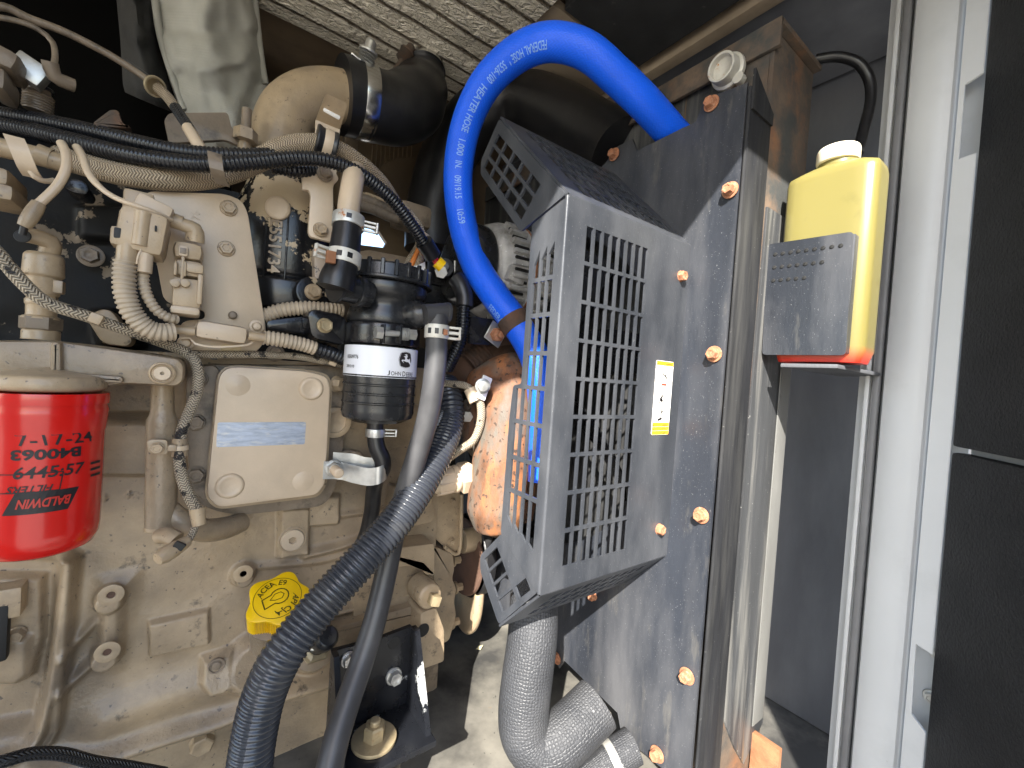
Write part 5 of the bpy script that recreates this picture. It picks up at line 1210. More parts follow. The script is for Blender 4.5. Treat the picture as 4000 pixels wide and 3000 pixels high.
back = tube(pts('t', (2000, 1560, .62), (2010, 1800, .62), (2000, 2030, .61)), .05, 24, rprof=[(0, .03), (.5, .05), (1, .03)])
boss_ = tube(pts('t', (1838, 1860, .575), (1875, 1862, .565)), .015, 20)
o_ = mk('casting', join(body, dome, dome2, pipe_, lobe, back, boss_), 'exhaust', ex); voxel(o_, .0022, 5)
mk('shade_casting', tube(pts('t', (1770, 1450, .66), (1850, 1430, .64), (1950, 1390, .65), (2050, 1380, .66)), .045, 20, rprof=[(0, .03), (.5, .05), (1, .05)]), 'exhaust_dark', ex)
mk('bellows', tube(pts('t', (1830, 1425, .60), (1900, 1370, .61)), .02, 20, rib=(.006, .003)), 'exhaust_dark', ex)
mk('flange_bolt', lathe([(.0075, 0), (.0075, .01), (0, .01)], T(1820, 1625, .58), (-.3, -1, 0), 6), 'zinc', ex)
# brass coloured fitting threaded into the housing
fi = thing('pressure_fitting', 'tan hex fitting with plug screwed into the rusty exhaust housing', 'fitting', T(1740, 1900, .545))
q0 = T(1838, 1860, .558); q1 = T(1655, 1893, .53); dv = (q1-q0).normalized()
mk('hex_nut', lathe(bev([(.0, 0), (.0205, 0), (.0205, .014), (.017, .017), (0, .017)], .001), q0, dv, 6), 'tan_clean', fi, ang=20)
mk('ring', lathe(bev([(.0, .016), (.016, .016), (.018, .019), (.018, .022), (.016, .024), (0, .024)], .001), q0, dv, 30), 'tan_clean', fi)
mk('plug', lathe(bev([(0, .023), (.0155, .023), (.0165, .026), (.0165, .044), (.013, .048), (.012, .066), (0, .066)], .001), q0, dv, 26), 'tan_clean', fi)
for k in range(8):
    a = 2*math.pi*k/8; s = dv.orthogonal().normalized(); w_ = dv.cross(s); d = s*math.cos(a)+w_*math.sin(a); M_ = Matrix((d, dv.cross(d), dv)).transposed()
    mk('plug_rib', rbox(q0+dv*.036+d*.0168, (.0022, .003, .02), .0007, 1, M_), 'tan_clean', fi)
# braided lead clipped to the exhaust
el = thing('exhaust_sensor_lead', 'braided black and cream sensor lead clipped onto the rusty housing', 'cable', T(1780, 1780, .55))
mk('braid', tube(pts('t', (1700, 1497, .55), (1760, 1500, .545), (1815, 1506, .54), (1850, 1530, .535)), .0046, 14), 'braid_mix', el)
mk('braid', tube(pts('t', (1868, 1545, .535), (1880, 1600, .535), (1875, 1660, .535), (1850, 1720, .537), (1800, 1755, .54), (1750, 1790, .545)), .0053, 14), 'braid_mix', el)
mk('clip_sleeve', tube(pts('t', (1838, 1518, .536), (1860, 1568, .534)), .0088, 18), 'tan_clean', el)
mk('clip_ear', rbox(T(1890, 1515, .53), (.014, .004, .03), .0018, 2, rot('Y', 18)), 'label_paper', el)
mk('clip_bolt', lathe(bev([(.0095, 0), (.0095, .002), (.0065, .002), (.0065, .007), (0, .007)], .0005), T(1885, 1508, .526), (-.4, -1, 0), 20), 'zinc', el)
# ================================================================== UPPER ENGINE: housing with cast part number
cH = at(1128, 930, y=.585); RH = rad_at(cH, 205)
def zh(py, px=1128): return at(px, py, y=cH.y-RH).z
th = thing('thermostat_housing', 'black cylindrical casting with tan paint peeling around a raised part number', 'housing', (cH.x, cH.y, zh(1120)))
mk('barrel', lathe(bev([(0, zh(1210)), (RH*1.0, zh(1205)), (RH*1.0, zh(1090)), (RH*.9, zh(1075)), (RH*.98, zh(1060)), (RH*.98, zh(770)), (RH*.9, zh(730)), (RH*.84, zh(700)), (RH*.8, zh(640)), (0, zh(630))], .006), (cH.x, cH.y, 0), (0, 0, 1), 72), 'chip', th)
aa, zz_ = cyl_hit(1078, 945, cH, RH*.98)
g = textgeo('RE551734', .0165, .02, th=.0012); w = max(v.x for v in g[0]); g = ([Vector((v.y-.006, -(v.x-w/2), v.z)) for v in g[0]], g[1])
V = []
for v in cut(g, .006)[0]: pass
g2 = g; V = []
for v in g2[0]:
    a = aa+v.x/(RH*.98); r_ = RH*.98+.0008+v.z; V.append(Vector((cH.x+r_*math.cos(a), cH.y+r_*math.sin(a), zz_+v.y)))
mk('cast_number', (V, g2[1]), 'tan', th, flat=True)
hw_, hh_ = .0105, w/2+.005
def wrap(pl, off): return [Vector((cH.x+(RH*.98+off)*math.cos(aa+x/(RH*.98)), cH.y+(RH*.98+off)*math.sin(aa+x/(RH*.98)), zz_+y)) for x, y in pl]
mk('cast_frame', tube(wrap([(-hw_, -hh_), (-hw_, hh_)], 0), .0011, 8, .02), 'chip', th); mk('cast_frame', tube(wrap([(hw_, -hh_), (hw_, hh_)], 0), .0011, 8, .02), 'chip', th)
mk('cast_frame', tube(wrap([(-hw_, -hh_), (hw_, -hh_)], 0), .0011, 8, .02), 'chip', th); mk('cast_frame', tube(wrap([(-hw_, hh_), (hw_, hh_)], 0), .0011, 8, .02), 'chip', th)
a2_, z2_ = cyl_hit(1087, 815, cH, RH*.98); d = Vector((math.cos(a2_), math.sin(a2_), 0))
mk('round_pad', lathe(bev([(.0, 0), (.0125, 0), (.0125, .004), (.010, .0055), (0, .0055)], .0008), Vector((cH.x, cH.y, z2_))+d*(RH*.98-.001), d, 28), 'tan_clean', th)
bolt(th, A(1223, 1142, .515), (.1, -1, .1), .0185, .013, .027, 'tan', fh=.004, hw=38)
mk('bolt_boss', lathe(bev([(.018, -.04), (.0175, .0), (0, .0)], .002), A(1223, 1142, .516), (.1, -1, .1), 28), 'chip', th)
mk('casting', plate([(1225, 960), (1300, 960), (1305, 1130), (1230, 1110)], .52, .04, .006, .003), 'chip_few', th)
# black tab bracket with yellow zinc bolt
bb = thing('filter_bracket', 'glossy black bracket arm with yellow zinc bolt carrying the filter', 'bracket', A(1280, 1330, .5))
mk('arm', plate([(1200, 1225), (1225, 1205), (1330, 1225), (1360, 1250), (1350, 1350), (1300, 1340), (1215, 1320)], .478, .03, .008, .005), 'black_paint', bb)
mk('arm', plate([(1040, 1250), (1215, 1230), (1215, 1310), (1040, 1290)], .51, .02, .006, .004), 'black_paint', bb)
bolt(bb, A(1268, 1272, .477), (.05, -1, 0), .0165, .013, .0225, 'zinc_yellow', fh=.003, hw=34)

# ================================================================== TAN MOUNTING PLATE WITH CONNECTORS
yp = .505
bp_ = thing('connector_plate', 'flat tan mounting plate with two hex bolts and a cast number', 'plate', A(860, 1380, yp))
mk('plate', plate([(560, 745), (880, 756), (945, 782), (968, 830), (1040, 1290), (1030, 1345), (985, 1388), (725, 1368), (700, 1335), (702, 1255), (800, 1245), (800, 1215), (640, 1180)], yp, .0045, .008, .0012), 'tan_clean', bp_)
bolt(bp_, A(893, 815, yp), (0, -1, 0), .0165, .010, .023, 'tan', fh=.003, hw=38); bolt(bp_, A(884, 972, yp), (0, -1, 0), .0165, .010, .023, 'tan', fh=.003, hw=38)
mk('stud', lathe(bev([(.0038, 0), (.0038, .005), (.0026, .0065), (0, .0065)], .0006), A(908, 1232, yp), (0, -1, 0), 18), 'tan_dark', bp_)
g = textgeo('76', .009, .01, th=.0005); q = A(779, 862, yp-.0002); mk('cast_number', ([q+Vector((-v.y, -v.z, v.x)) for v in g[0]], g[1]), 'tan_clean', bp_, flat=True)
mk('yellow_scuff', prism(roundpoly([xz(*k, yp-.0002) for k in ((858, 1352), (875, 1345), (945, 1350), (940, 1372), (865, 1374))], .001), yp-.0004, .0005, 0), 'zinc_yellow', bp_)
mk('clip', boxpx(822, 1388, 850, 1405, yp-.002, .008, .001), 'rubber_grey', bp_)

# large connector
cn_ = thing('large_connector', 'boxy tan electrical connector with two ribbed conduits below', 'connector', A(540, 1030, .47))
mk('box', boxpx(480, 742, 600, 850, .468, .035, .003), 'tan', cn_)
mk('housing', boxpx(455, 812, 650, 985, .448, .04, .006, 6), 'tan', cn_)
mk('lid', boxpx(515, 770, 665, 880, .458, .03, .004, 18), 'tan_clean', cn_)
mk('round_flank', tube([A(560, 830, .45), A(545, 960, .45)], .016, 20, .02, hw=35), 'tan', cn_)
mk('latch', boxpx(428, 880, 470, 955, .45, .02, .003), 'tan', cn_)
mk('latch_slot', boxpx(444, 888, 476, 930, .4485, .004, .001), 'recess_shade', cn_)
mk('keyhole', boxpx(604, 880, 612, 902, .4455, .003, .0004), 'recess_shade', cn_)
mk('spout', tube([A(500, 950, .455), A(494, 1030, .455)], .017, 20, .02, hw=45), 'tan', cn_); mk('spout', tube([A(575, 960, .455), A(565, 1065, .455)], .0115, 20, .02, hw=30), 'tan_clean', cn_)
mk('loose_wire', tube(pts('y', (552, 975, .442), (540, 1000, .44), (535, 1030, .442)), .0016, 8, hw=5), 'tan_clean', cn_)
mk('wide_conduit', tube(pts('y', (490, 1022, .455), (486, 1090, .455), (490, 1150, .455), (515, 1220, .456), (565, 1275, .458), (620, 1297, .46), (678, 1296, .463)), .0178, 28, rib=(17, 0.16), hw=50), 'loom_tan', label='wide tan ribbed conduit curving down from the large connector', cat='conduit', ang=60)
mk('narrow_conduit', tube(pts('y', (560, 1060, .46), (562, 1110, .46), (580, 1165, .46), (615, 1215, .462), (660, 1242, .464), (690, 1248, .468)), .0108, 24, rib=(16, 0.18), hw=25), 'loom_tan', label='narrow tan ribbed conduit nested inside the wide one', cat='conduit', ang=60)
# upright connector and elbow plug
uc = thing('upright_connector', 'tall tan connector with latch clips on the mounting plate', 'connector', A(730, 1230, .485))
def lp(px, hw, rows, y, name, mat, par, seg=28):
    out = []
    for py, k in rows: out.append((rad_at(A(px, py, y), hw*k), A(px, py, y).z))
    c = A(px, rows[len(rows)//2][0], y); return mk(name, lathe(bev(sorted(out, key=lambda q: q[1]), .0012), (c.x, c.y, 0), (0, 0, 1), seg), mat, par)
mk('shell', boxpx(675, 940, 795, 1015, .468, .036, .009), 'tan', uc)
mk('shell', boxpx(683, 1015, 790, 1080, .470, .034, .004), 'tan', uc)
mk('shell', boxpx(672, 1085, 788, 1205, .468, .036, .004), 'tan', uc)
mk('foot', boxpx(664, 1196, 782, 1228, .466, .038, .003), 'tan_clean', uc)
mk('latch', boxpx(697, 960, 735, 1000, .4645, .006, .0015), 'tan_clean', uc); mk('latch_hole', boxpx(703, 968, 728, 990, .4635, .003, .0004), 'tan_dark', uc)
mk('tongue', boxpx(706, 1000, 720, 1095, .4655, .005, .0012), 'tan', uc)
for q in ((678, 1020, 692, 1075), (715, 1020, 728, 1080), (728, 1030, 795, 1066), (770, 1070, 792, 1190)): mk('clip', boxpx(*q, .466, .008, .0015), 'tan', uc)
for q in (684, 724): mk('peg', lathe(bev([(.0035, 0), (.0035, .005), (0, .005)], .0006), A(q, 1108, .468), (0, -1, 0), 14), 'tan', uc)
ep = thing('elbow_plug', 'tan elbow plug with lead on top of the upright connector', 'connector', A(740, 935, .48))
mk('elbow', tube(pts('y', (672, 862, .474), (720, 880, .474), (757, 895, .475), (762, 920, .476), (760, 945, .477)), .0165, 24, rprof=[(0, .013), (.3, .0145), (.7, .0175), (1, .0185)], hw=40), 'tan', ep)
mk('collar', tube(pts('y', (672, 860, .474), (712, 874, .474)), .0158, 24, .02, hw=36), 'tan', ep)
# left pressure sensor
sl = thing('pressure_sensor', 'tan pressure sensor with hex base standing on the filter head', 'sensor', A(158, 1320, .50))
lp(165, 88, [(990, .8), (1000, .95), (1078, 1.0), (1084, .8), (1150, .82), (1154, .72), (1170, .72), (1172, .8), (1190, .8), (1194, .74), (1235, .72), (1238, .9), (1247, .93)], .50, 'body', 'tan', sl)
lp(160, 90, [(1240, 1.0), (1286, 1.0), (1290, .9)], .50, 'hex_nut', 'tan_dark', sl, 6); lp(160, 84, [(1286, .8), (1292, .95), (1325, .95), (1328, 1.)], .50, 'base', 'tan', sl)
mk('elbow', tube(pts('y', (85, 915, .49), (140, 925, .492), (195, 945, .495), (198, 970, .498), (190, 1000, .50)), .021, 24, rprof=[(0, .02), (.5, .0215), (.8, .022), (1, .022)], hw=46), 'tan', sl)
mk('wire_hole', lathe([(.005, 0), (.0045, .0005), (0, .0004)], A(88, 922, .478), (-.2, -1, .1), 18), 'recess_shade', sl)
mk('label_lug', boxpx(205, 1095, 245, 1145, .476, .01, .001), 'tan', sl)
# lower rectangular clip holding the conduit
lc = thing('splice_box', 'rounded tan splice box fixed under the mounting plate', 'box', A(860, 1345, .48))
mk('box', boxpx(765, 1262, 972, 1334, .476, .026, .006, 4), 'tan_clean', lc)
mk('stub', tube([A(680, 1285, .48), A(762, 1296, .48)], .009, 18, .02, hw=22), 'tan', lc); mk('stub', tube([A(970, 1310, .482), A(1035, 1320, .482)], .008, 18, .02, hw=20), 'tan', lc)
mk('strap', ribbon(pts('y', (700, 1320, .492), (745, 1318, .49), (765, 1340, .487), (840, 1352, .487), (960, 1345, .487), (985, 1330, .49), (1020, 1325, .495)), (0, -.012, 0), .0016), 'tan_clean', lc)
for q in ((725, 1340), (1002, 1276)): mk('rivet', lathe(bev([(.0065, 0), (.0065, .002), (.0042, .002), (.0042, .0045), (.003, .0058), (0, .0058)], .0008), A(*q, .497), (0, -1, 0), 24), 'tan_clean', lc)
mk('rivet_plate', plate([(972, 1280), (990, 1250), (1022, 1262), (1025, 1320), (975, 1325)], .497, .004, .004, .001), 'tan_clean', lc)
mk('ribbed_conduit', tube(pts('y', (1030, 1235, .515), (1100, 1212, .512), (1190, 1203, .51), (1270, 1207, .508), (1340, 1215, .51)), .0118, 24, rib=(15, 0.18), hw=31), 'loom_tan', label='tan ribbed conduit passing over the black bracket arm', cat='conduit', ang=60)
lcd = thing('two_tone_conduit', 'tan ribbed conduit turning black where it passes under the filter', 'conduit', A(1180, 1380, .49))
mk('tan_run', tube(pts('y', (1030, 1318, .485), (1100, 1328, .486), (1180, 1345, .488), (1232, 1362, .49)), .0112, 24, rib=(15, 0.18), hw=31), 'loom_tan', lcd, ang=60)
mk('black_run', tube(pts('y', (1232, 1362, .49), (1290, 1380, .492), (1345, 1402, .50)), .0112, 24, rib=(15, 0.18), hw=31), 'loom_black', lcd, ang=60)

# ================================================================== BRAIDED LEADS
bl1 = thing('braided_sensor_lead', 'cream braided lead running past the sensor and down beside the square cover', 'cable', A(790, 2180, .47))
mk('braid', tube(pts('y', (-60, 940, .46), (0, 1000, .46), (80, 1095, .462), (180, 1180, .464), (330, 1232, .466), (480, 1285, .475), (640, 1340, .485), (740, 1385, .49), (772, 1440, .487), (770, 1530, .484), (735, 1620, .480), (706, 1700, .476), (700, 1790, .474), (715, 1880, .472), (750, 1960, .470), (768, 1990, .47)), .0078, 18, hw=24), 'braid_mix', bl1)
mk('branch', tube(pts('y', (745, 1382, .492), (830, 1385, .5), (1000, 1385, .503), (1150, 1392, .505), (1260, 1410, .505), (1330, 1425, .51)), .0058, 14, hw=15), 'braid_mix', bl1)
mk('sleeve', tube(pts('y', (770, 1985, .47), (778, 2050, .468)), .013, 20, .01, rprof=[(0, .0135), (1, .0115)], hw=34), 'tan', bl1)
mk('tail', tube(pts('y', (762, 2060, .468), (748, 2090, .464), (735, 2112, .46)), .006, 14, hw=17), 'braid_mix', bl1)
for q in ((375, 1245), (1300, 1415)): mk('cable_tie', rbox(A(*q, .458 if q[0] < 500 else .498), (.008, .006, .008), .0015, 2, rot('Y', 20)), 'tan', bl1)
pg = thing('lead_plug', 'tan plug pushed in below the vertical pipe', 'connector', A(650, 2190, .45))
d0, d1 = A(735, 2112, .458), A(615, 2185, .442); 
mk('plug_body', tube([d0, d0.lerp(d1, .3), d0.lerp(d1, .6), d1], .0135, 22, rprof=[(0, .0085), (.2, .0115), (.5, .0135), (.85, .0145), (1, .010)], hw=42), 'tan', pg)
mk('plug_cap', tube(pts('y', (625, 2095, .475), (655, 2090, .47), (690, 2110, .465)), .017, 20, hw=40), 'tan', pg)
mk('slot', rbox(A(700, 2132, .446), (.008, .003, .006), .0005, 1, rot('Y', 35)), 'recess_shade', pg)
pcl = thing('pipe_clip', 'tan clip with hex screw holding the braided lead to the vertical pipe', 'clip', A(660, 1780, .47))
bolt(pcl, A(614, 1750, .472), (0, -1, 0), .0145, .008, .019, 'tan', hw=32)
mk('ear', plate([(572, 1725), (590, 1716), (655, 1718), (658, 1775), (580, 1772)], .474, .004, .003, .001), 'tan', pcl)
c1, c2 = A(702, 1712, .476), A(700, 1782, .476); mk('barrel', tube([c1, c2], .0125, 22, .01, hw=32), 'tan', pcl); clamp(pcl, A(701, 1748, .476), (0, 0, 1), rad_at(c1, 32), .004, 'tan_clean', None, 0, 'band')
mk('bridge', boxpx(655, 1738, 690, 1764, .468, .006, .0015), 'tan', pcl)

# ================================================================== BLACK LOOMS AND TAN HARNESS
mk('black_loom', tube(pts('y', (-60, 478, .60), (100, 505, .57), (300, 555, .53), (500, 605, .50), (700, 635, .478), (850, 642, .466), (1000, 632, .462), (1180, 618, .458), (1310, 636, .456), (1420, 688, .457), (1530, 778, .462), (1610, 880, .47), (1680, 990, .485)), .0113, 26, rib=(15, 0.14), hw=35), 'loom_black', label='long black split loom sweeping across the top of the engine', cat='cable loom', ang=60)
mk('split_loom', tube(pts('y', (-60, 440, .62), (100, 462, .59), (300, 500, .55), (500, 548, .52), (700, 592, .497), (860, 606, .484), (1000, 608, .482), (1080, 605, .485)), .0125, 26, rib=(15, 0.14), hw=38), 'loom_black', label='second black loom lying just above and behind the long one', cat='cable loom', ang=60)
mk('loom_end', tube(pts('y', (1060, 648, .482), (1150, 662, .482), (1230, 662, .49)), .0105, 22, rib=(15, 0.14), hw=32), 'loom_black', label='short black loom end tucked under the long loom', cat='cable loom', ang=60)
bt_ = thing('braided_harness', 'thick tan braided harness sleeve hanging below the black looms', 'harness', A(700, 730, .5))
mk('braided_sleeve', tube(pts('y', (230, 615, .54), (350, 650, .525), (480, 682, .51), (620, 700, .5), (760, 702, .5), (880, 682, .5), (980, 645, .5), (1080, 600, .495)), .0182, 26, hw=50), 'braid_tan', bt_)
mk('braided_sleeve', tube(pts('y', (1020, 620, .492), (1090, 582, .486), (1170, 564, .482), (1260, 562, .48)), .0165, 24, hw=42), 'braid_tan', bt_)
mk('braided_sleeve', tube(pts('y', (1260, 562, .48), (1340, 592, .485), (1420, 648, .49), (1490, 715, .5), (1540, 790, .515)), .0132, 22, hw=32), 'braid_tan', bt_)
mk('cable_tie', ribbon(pts('y', (838, 600, .452), (842, 640, .448), (852, 680, .452), (872, 720, .47)), (.010, 0, 0), .0012), 'tan_dark', bt_)
cl_ = thing('rubber_lined_clip', 'black rubber lined clip with tan band around the braided harness', 'clip', A(1270, 610, .48))
d_ = Vector((1, 0, -.1)).normalized()
mk('rubber_ring', lathe(bev([(.0125, -.010), (.0158, -.010), (.0162, -.008), (.0148, -.0048), (.0148, .0048), (.0162, .008), (.0158, .010), (.0125, .010)], .001), A(1270, 565, .48), d_, 36), 'rubber', cl_)
mk('steel_band', lathe(bev([(.0149, -.0042), (.0156, -.0042), (.0156, .0042), (.0149, .0042)], .0003), A(1274, 566, .48), d_, 36), 'tan_clean', cl_)
# slotted upper bracket and its lower plate
ub = thing('slotted_bracket', 'tan bracket with bent slotted tab standing above the pipe end', 'bracket', A(1260, 940, .47))
def quad(px, ys, th, name, mat='tan_clean'):
    V = [A(a, b, y) for (a, b), y in zip(px, ys)]; n_ = (V[1]-V[0]).cross(V[2]-V[0]).normalized()*th
    if n_.y < 0: n_ = -n_
    n = len(V); W_ = V+[v+n_ for v in V]; F_ = [tuple(range(n)), tuple(range(2*n-1, n-1, -1))]+[(i, (i+1) % n, (i+1) % n+n, i+n) for i in range(n)]
    return mk(name, (W_, F_), mat, ub)
quad([(1271, 371), (1282, 368), (1350, 400), (1356, 412), (1328, 506), (1234, 468)], [.452, .452, .452, .452, .478, .478], .0035, 'tab', 'tan')
mk('slot_light', rbox(A(1296, 443, .4655), (.016, .003, .005), .002, 2, rot('Y', 10) @ rot('X', -25)), 'label_paper', ub)  # white bar stands in for the light showing through the slot
quad([(1234, 468), (1328, 506), (1312, 700), (1228, 690)], [.478, .478, .486, .486], .0035, 'upright')
mk('plate', plate([(1180, 678), (1222, 640), (1312, 672), (1326, 700), (1302, 722), (1303, 938), (1292, 946), (1212, 926), (1204, 905), (1214, 762), (1206, 742), (1180, 742)], .486, .0045, .004, .0012), 'tan_clean', ub)
bolt(ub, A(1268, 680, .484), (0, -1, .1), .0165, .009, .024, 'tan_dark', fh=.003, hw=34); bolt(ub, A(1252, 898, .485), (0, -1, .1), .0165, .009, .023, 'tan', fh=.003, hw=32)
# charging wire with yellow terminal
cw = thing('charging_wire', 'red wire end with yellow crimp on the alternator post', 'wire', T(1725, 1050, .52))
mk('heat_shrink', tube(pts('y', (1655, 945, .48), (1690, 1000, .487)), .0105, 18, .01), 'rubber', cw)
mk('red_wire', tube(pts('y', (1684, 985, .486), (1698, 1012, .488), (1710, 1030, .488)), .0042, 12), 'wire_red', cw)
mk('crimp', tube(pts('y', (1706, 1022, .487), (1728, 1042, .486)), .0078, 16, .006, flat=.7), 'yellow', cw)
mk('small_loom', tube(pts('y', (1795, 1110, .49), (1812, 1150, .482), (1810, 1220, .478), (1805, 1290, .478), (1790, 1350, .482), (1765, 1400, .49), (1745, 1440, .498)), .0098, 22, rib=(12, 0.16), hw=28), 'loom_black', label='black ribbed loom dropping beside the grey hose top', cat='cable loom', ang=60)
mk('loom_boot', tube(pts('y', (1782, 1090, .492), (1800, 1115, .486), (1815, 1165, .481), (1814, 1200, .479)), .0125, 20, hw=34), 'rubber', label='bent black rubber boot on top of the small loom', cat='boot')
mk('short_conduit', tube(pts('y', (1600, 1060, .52), (1628, 1020, .52), (1650, 960, .522), (1655, 920, .525)), .0095, 20, rib=(11, 0.18), hw=24), 'loom_tan', label='short tan ribbed conduit behind the black filter cap', cat='conduit', ang=60)
mk('orange_wire', tube(pts('y', (1600, 1055, .515), (1618, 1010, .514), (1636, 970, .515)), .0032, 10), 'wire_orange', label='thin orange wire rising behind the filter cap', cat='wire')
mk('loose_braid', tube(pts('y', (1540, 790, .53), (1600, 840, .535), (1640, 900, .53), (1640, 960, .528), (1610, 1010, .53), (1585, 1060, .53)), .0088, 16, hw=20), 'braid_mix', label='frayed grey braid hanging behind the black loom end', cat='cable')
mk('paper_tag', ribbon(pts('y', (1588, 1062, .505), (1620, 1068, .50), (1660, 1050, .505)), (0, .004, .018), .0006), 'label_paper', label='curled white paper tag behind the filter cap', cat='tag')
rm = thing('cast_rail', 'tan cast rail with pipes glimpsed behind the black filter', 'casting', A(1500, 1060, .60))
mk('rail', plate([(1390, 985), (1440, 975), (1620, 1010), (1620, 1050), (1560, 1060), (1400, 1040)], .60, .03, .004, .002), 'tan', rm)
mk('rail', plate([(1380, 1035), (1560, 1055), (1590, 1075), (1380, 1075)], .59, .03, .004, .002), 'tan', rm)
for i, q in enumerate((((1400, 770), (1480, 800), (1560, 840), (1640, 862)), ((1395, 800), (1450, 815), (1530, 850), (1620, 880)))): mk('fuel_pipe', tube([A(a, b, .62) for a, b in q], .007, 14), 'tan_dark', rm)
mk('rail', plate([(1395, 745), (1440, 750), (1560, 800), (1600, 830), (1480, 800), (1395, 775)], .63, .02, .003, .002), 'tan', rm)
mk('clutter', boxpx(1570, 790, 1690, 880, .60, .05, .008), 'tan_dark', rm)

# ================================================================== INTAKE ELBOWS
ie = thing('intake_elbow', 'smooth tan intake elbow pipe curving into the black rubber bend', 'pipe', A(1090, 640, .62))
mk('pipe', tube(pts('y', (1085, 720, .62), (1088, 620, .62), (1092, 530, .62), (1128, 440, .62), (1205, 385, .62), (1290, 374, .62), (1370, 385, .62)), .0455, 40, step=.004, hw=112), 'tan', ie)
mk('flange', plate([(640, 470), (660, 440), (890, 438), (905, 500), (990, 560), (980, 590), (880, 545), (660, 560)], .60, .006, .004, .001), 'tan_dark', ie)
mk('lug', tube([A(955, 600, .59), A(958, 540, .59)], .016, 20, .02, hw=28), 'tan', ie)
mk('nut', lathe([(.012, 0), (.012, .012), (0, .012)], A(958, 552, .585), (0, 0, 1), 6), 'tan', ie); mk('stud', lathe([(.005, 0), (.005, .034), (0, .034)], A(958, 545, .585), (0, 0, 1), 14), 'tan_dark', ie)
re_ = thing('rubber_bend', 'shiny black rubber intake bend with steel band clamps', 'hose', A(1560, 560, .62))
rb_ = pts('y', (1335, 375, .62), (1395, 390, .62), (1470, 418, .62), (1550, 430, .625), (1615, 400, .635), (1645, 340, .65), (1652, 285, .66), (1648, 230, .67))
mk('bend', tube(rb_, .047, 40, step=.004, rprof=[(0, .0495), (.15, .0495), (.22, .0475), (.5, .050), (.7, .044), (.85, .035), (1, .034)], hw=128), 'rubber', re_)
rB = rad_at(rb_[4], 128)/.050
clamp(re_, A(1420, 398, .62), (A(1470, 418, .62)-A(1370, 385, .62)).normalized(), .0497*rB, .0185, 'steel')
clamp(re_, A(1650, 275, .66), (A(1645, 230, .67)-A(1652, 310, .655)).normalized(), .0362*rB, .012, 'steel')
def tbolt(c, d, s=1.):
    d = Vector(d).normalized(); c = Vector(c)
    mk('spring_screw', join(lathe([(.004*s, -.02*s), (.004*s, .0), (0, .0)], c, d, 12), *[lathe([(.0085*s, .0035*k*s), (.011*s, (.0035*k+.0012)*s), (.0085*s, (.0035*k+.0026)*s)], c, d, 20) for k in range(4)], lathe(bev([(.0, .014*s), (.012*s, .014*s), (.012*s, .017*s), (.007*s, .018*s), (.0065*s, .028*s), (.004*s, .03*s), (0, .03*s)], .0008), c, d, 20)), 'rust_frame' if s < 1 else 'zinc', re_)
tbolt(A(1425, 250, .59), (.15, -.4, 1)); tbolt(A(1570, 235, .64), (.5, -.2, 1), .95)
mk('clamp_saddle', rbox(A(1425, 262, .592), (.04, .016, .004), .001, 1, rot('Y', 18)), 'steel', re_)
mk('end_pipe', tube(pts('y', (1648, 235, .67), (1640, 190, .68), (1605, 190, .70), (1570, 250, .71)), .0325, 28), 'tan_dark', ie)
# dark charge pipe arching behind the blue hose
mk('charge_pipe', tube(pts('t', (1690, 980, .78), (1700, 800, .78), (1760, 600, .78), (1880, 450, .76), (2020, 400, .74), (2180, 450, .70), (2330, 540, .66), (2420, 600, .63)), .05, 32), 'rubber', label='fat dull black pipe arching behind the blue hose', cat='pipe')
mk('brown_stay', rbox(A(1725, 620, .7), (.012, .004, .14), .001, 1, rot('Y', 14)), 'beige_wall', label='narrow tan strut standing behind the rubber bend', cat='strut')
ab = thing('air_box', 'brown ribbed air box side seen behind the intake bend', 'box', (A(1580, 800, .86).x, .88, .6))
mk('side', plate([(1330, 480), (1760, 520), (1745, 850), (1560, 815), (1330, 790)], .86, .05, .02, .004), 'brown_wall', ab)
mk('oval_emboss', plate([(1490, 640), (1560, 610), (1650, 615), (1690, 680), (1660, 770), (1580, 800), (1500, 780), (1470, 710)], .853, .01, .03, .004), 'brown_wall', ab)
for k in range(10): mk('rib', rbox(A(1455+k*17, 610-k*0, .856), (.003, .004, .11), .001), 'brown_wall', ab)
mk('air_box_post', rbox(A(1365, 610, .80), (.022, .02, .3), .002), 'tan_dark', label='dull tan upright post behind the rubber intake bend', cat='post')

# ================================================================== HEAT BLANKET
def blanket(edgeL, edgeR, y0, name, label, n=36, m=60):
    V, F, U_ = [], [], []
    for j in range(m+1):
        t = j/m
        def ev(e):
            k = t*(len(e)-1); i = min(len(e)-2, int(k)); f_ = k-i; f_ = f_*f_*(3-2*f_)*.4+f_*.6; return (e[i][0]+(e[i+1][0]-e[i][0])*f_, e[i][1]+(e[i+1][1]-e[i][1])*f_)
        a, b = ev(edgeL), ev(edgeR)
        for i in range(n+1):
            s = i/n; px = a[0]+(b[0]-a[0])*s; py = a[1]+(b[1]-a[1])*s
            bulge = math.sin(math.pi*s)**.6*.05+.016*noise.noise((s*3.2, t*4.5, 7.1))+.010*noise.noise((s*6, t*9, 3.7))
            q = at(px, py, y=y0-bulge); V.append(q); U_.append((s*.3, t*.4))
    for j in range(m):
        for i in range(n): k = j*(n+1)+i; F.append((k, k+1, k+n+2, k+n+1))
    N_ = len(V); V += [Vector((v.x, v.y+.02, v.z)) for v in V]; U_ += U_
    F += [tuple(x+N_ for x in f[::-1]) for f in F[:]]
    bd = list(range(n+1))+[j*(n+1)+n for j in range(1, m+1)]+[m*(n+1)+i for i in range(n-1, -1, -1)]+[j*(n+1) for j in range(m-1, 0, -1)]
    F += [(a_, b_, b_+N_, a_+N_) for a_, b_ in zip(bd, bd[1:]+bd[:1])]
    return V, F, U_
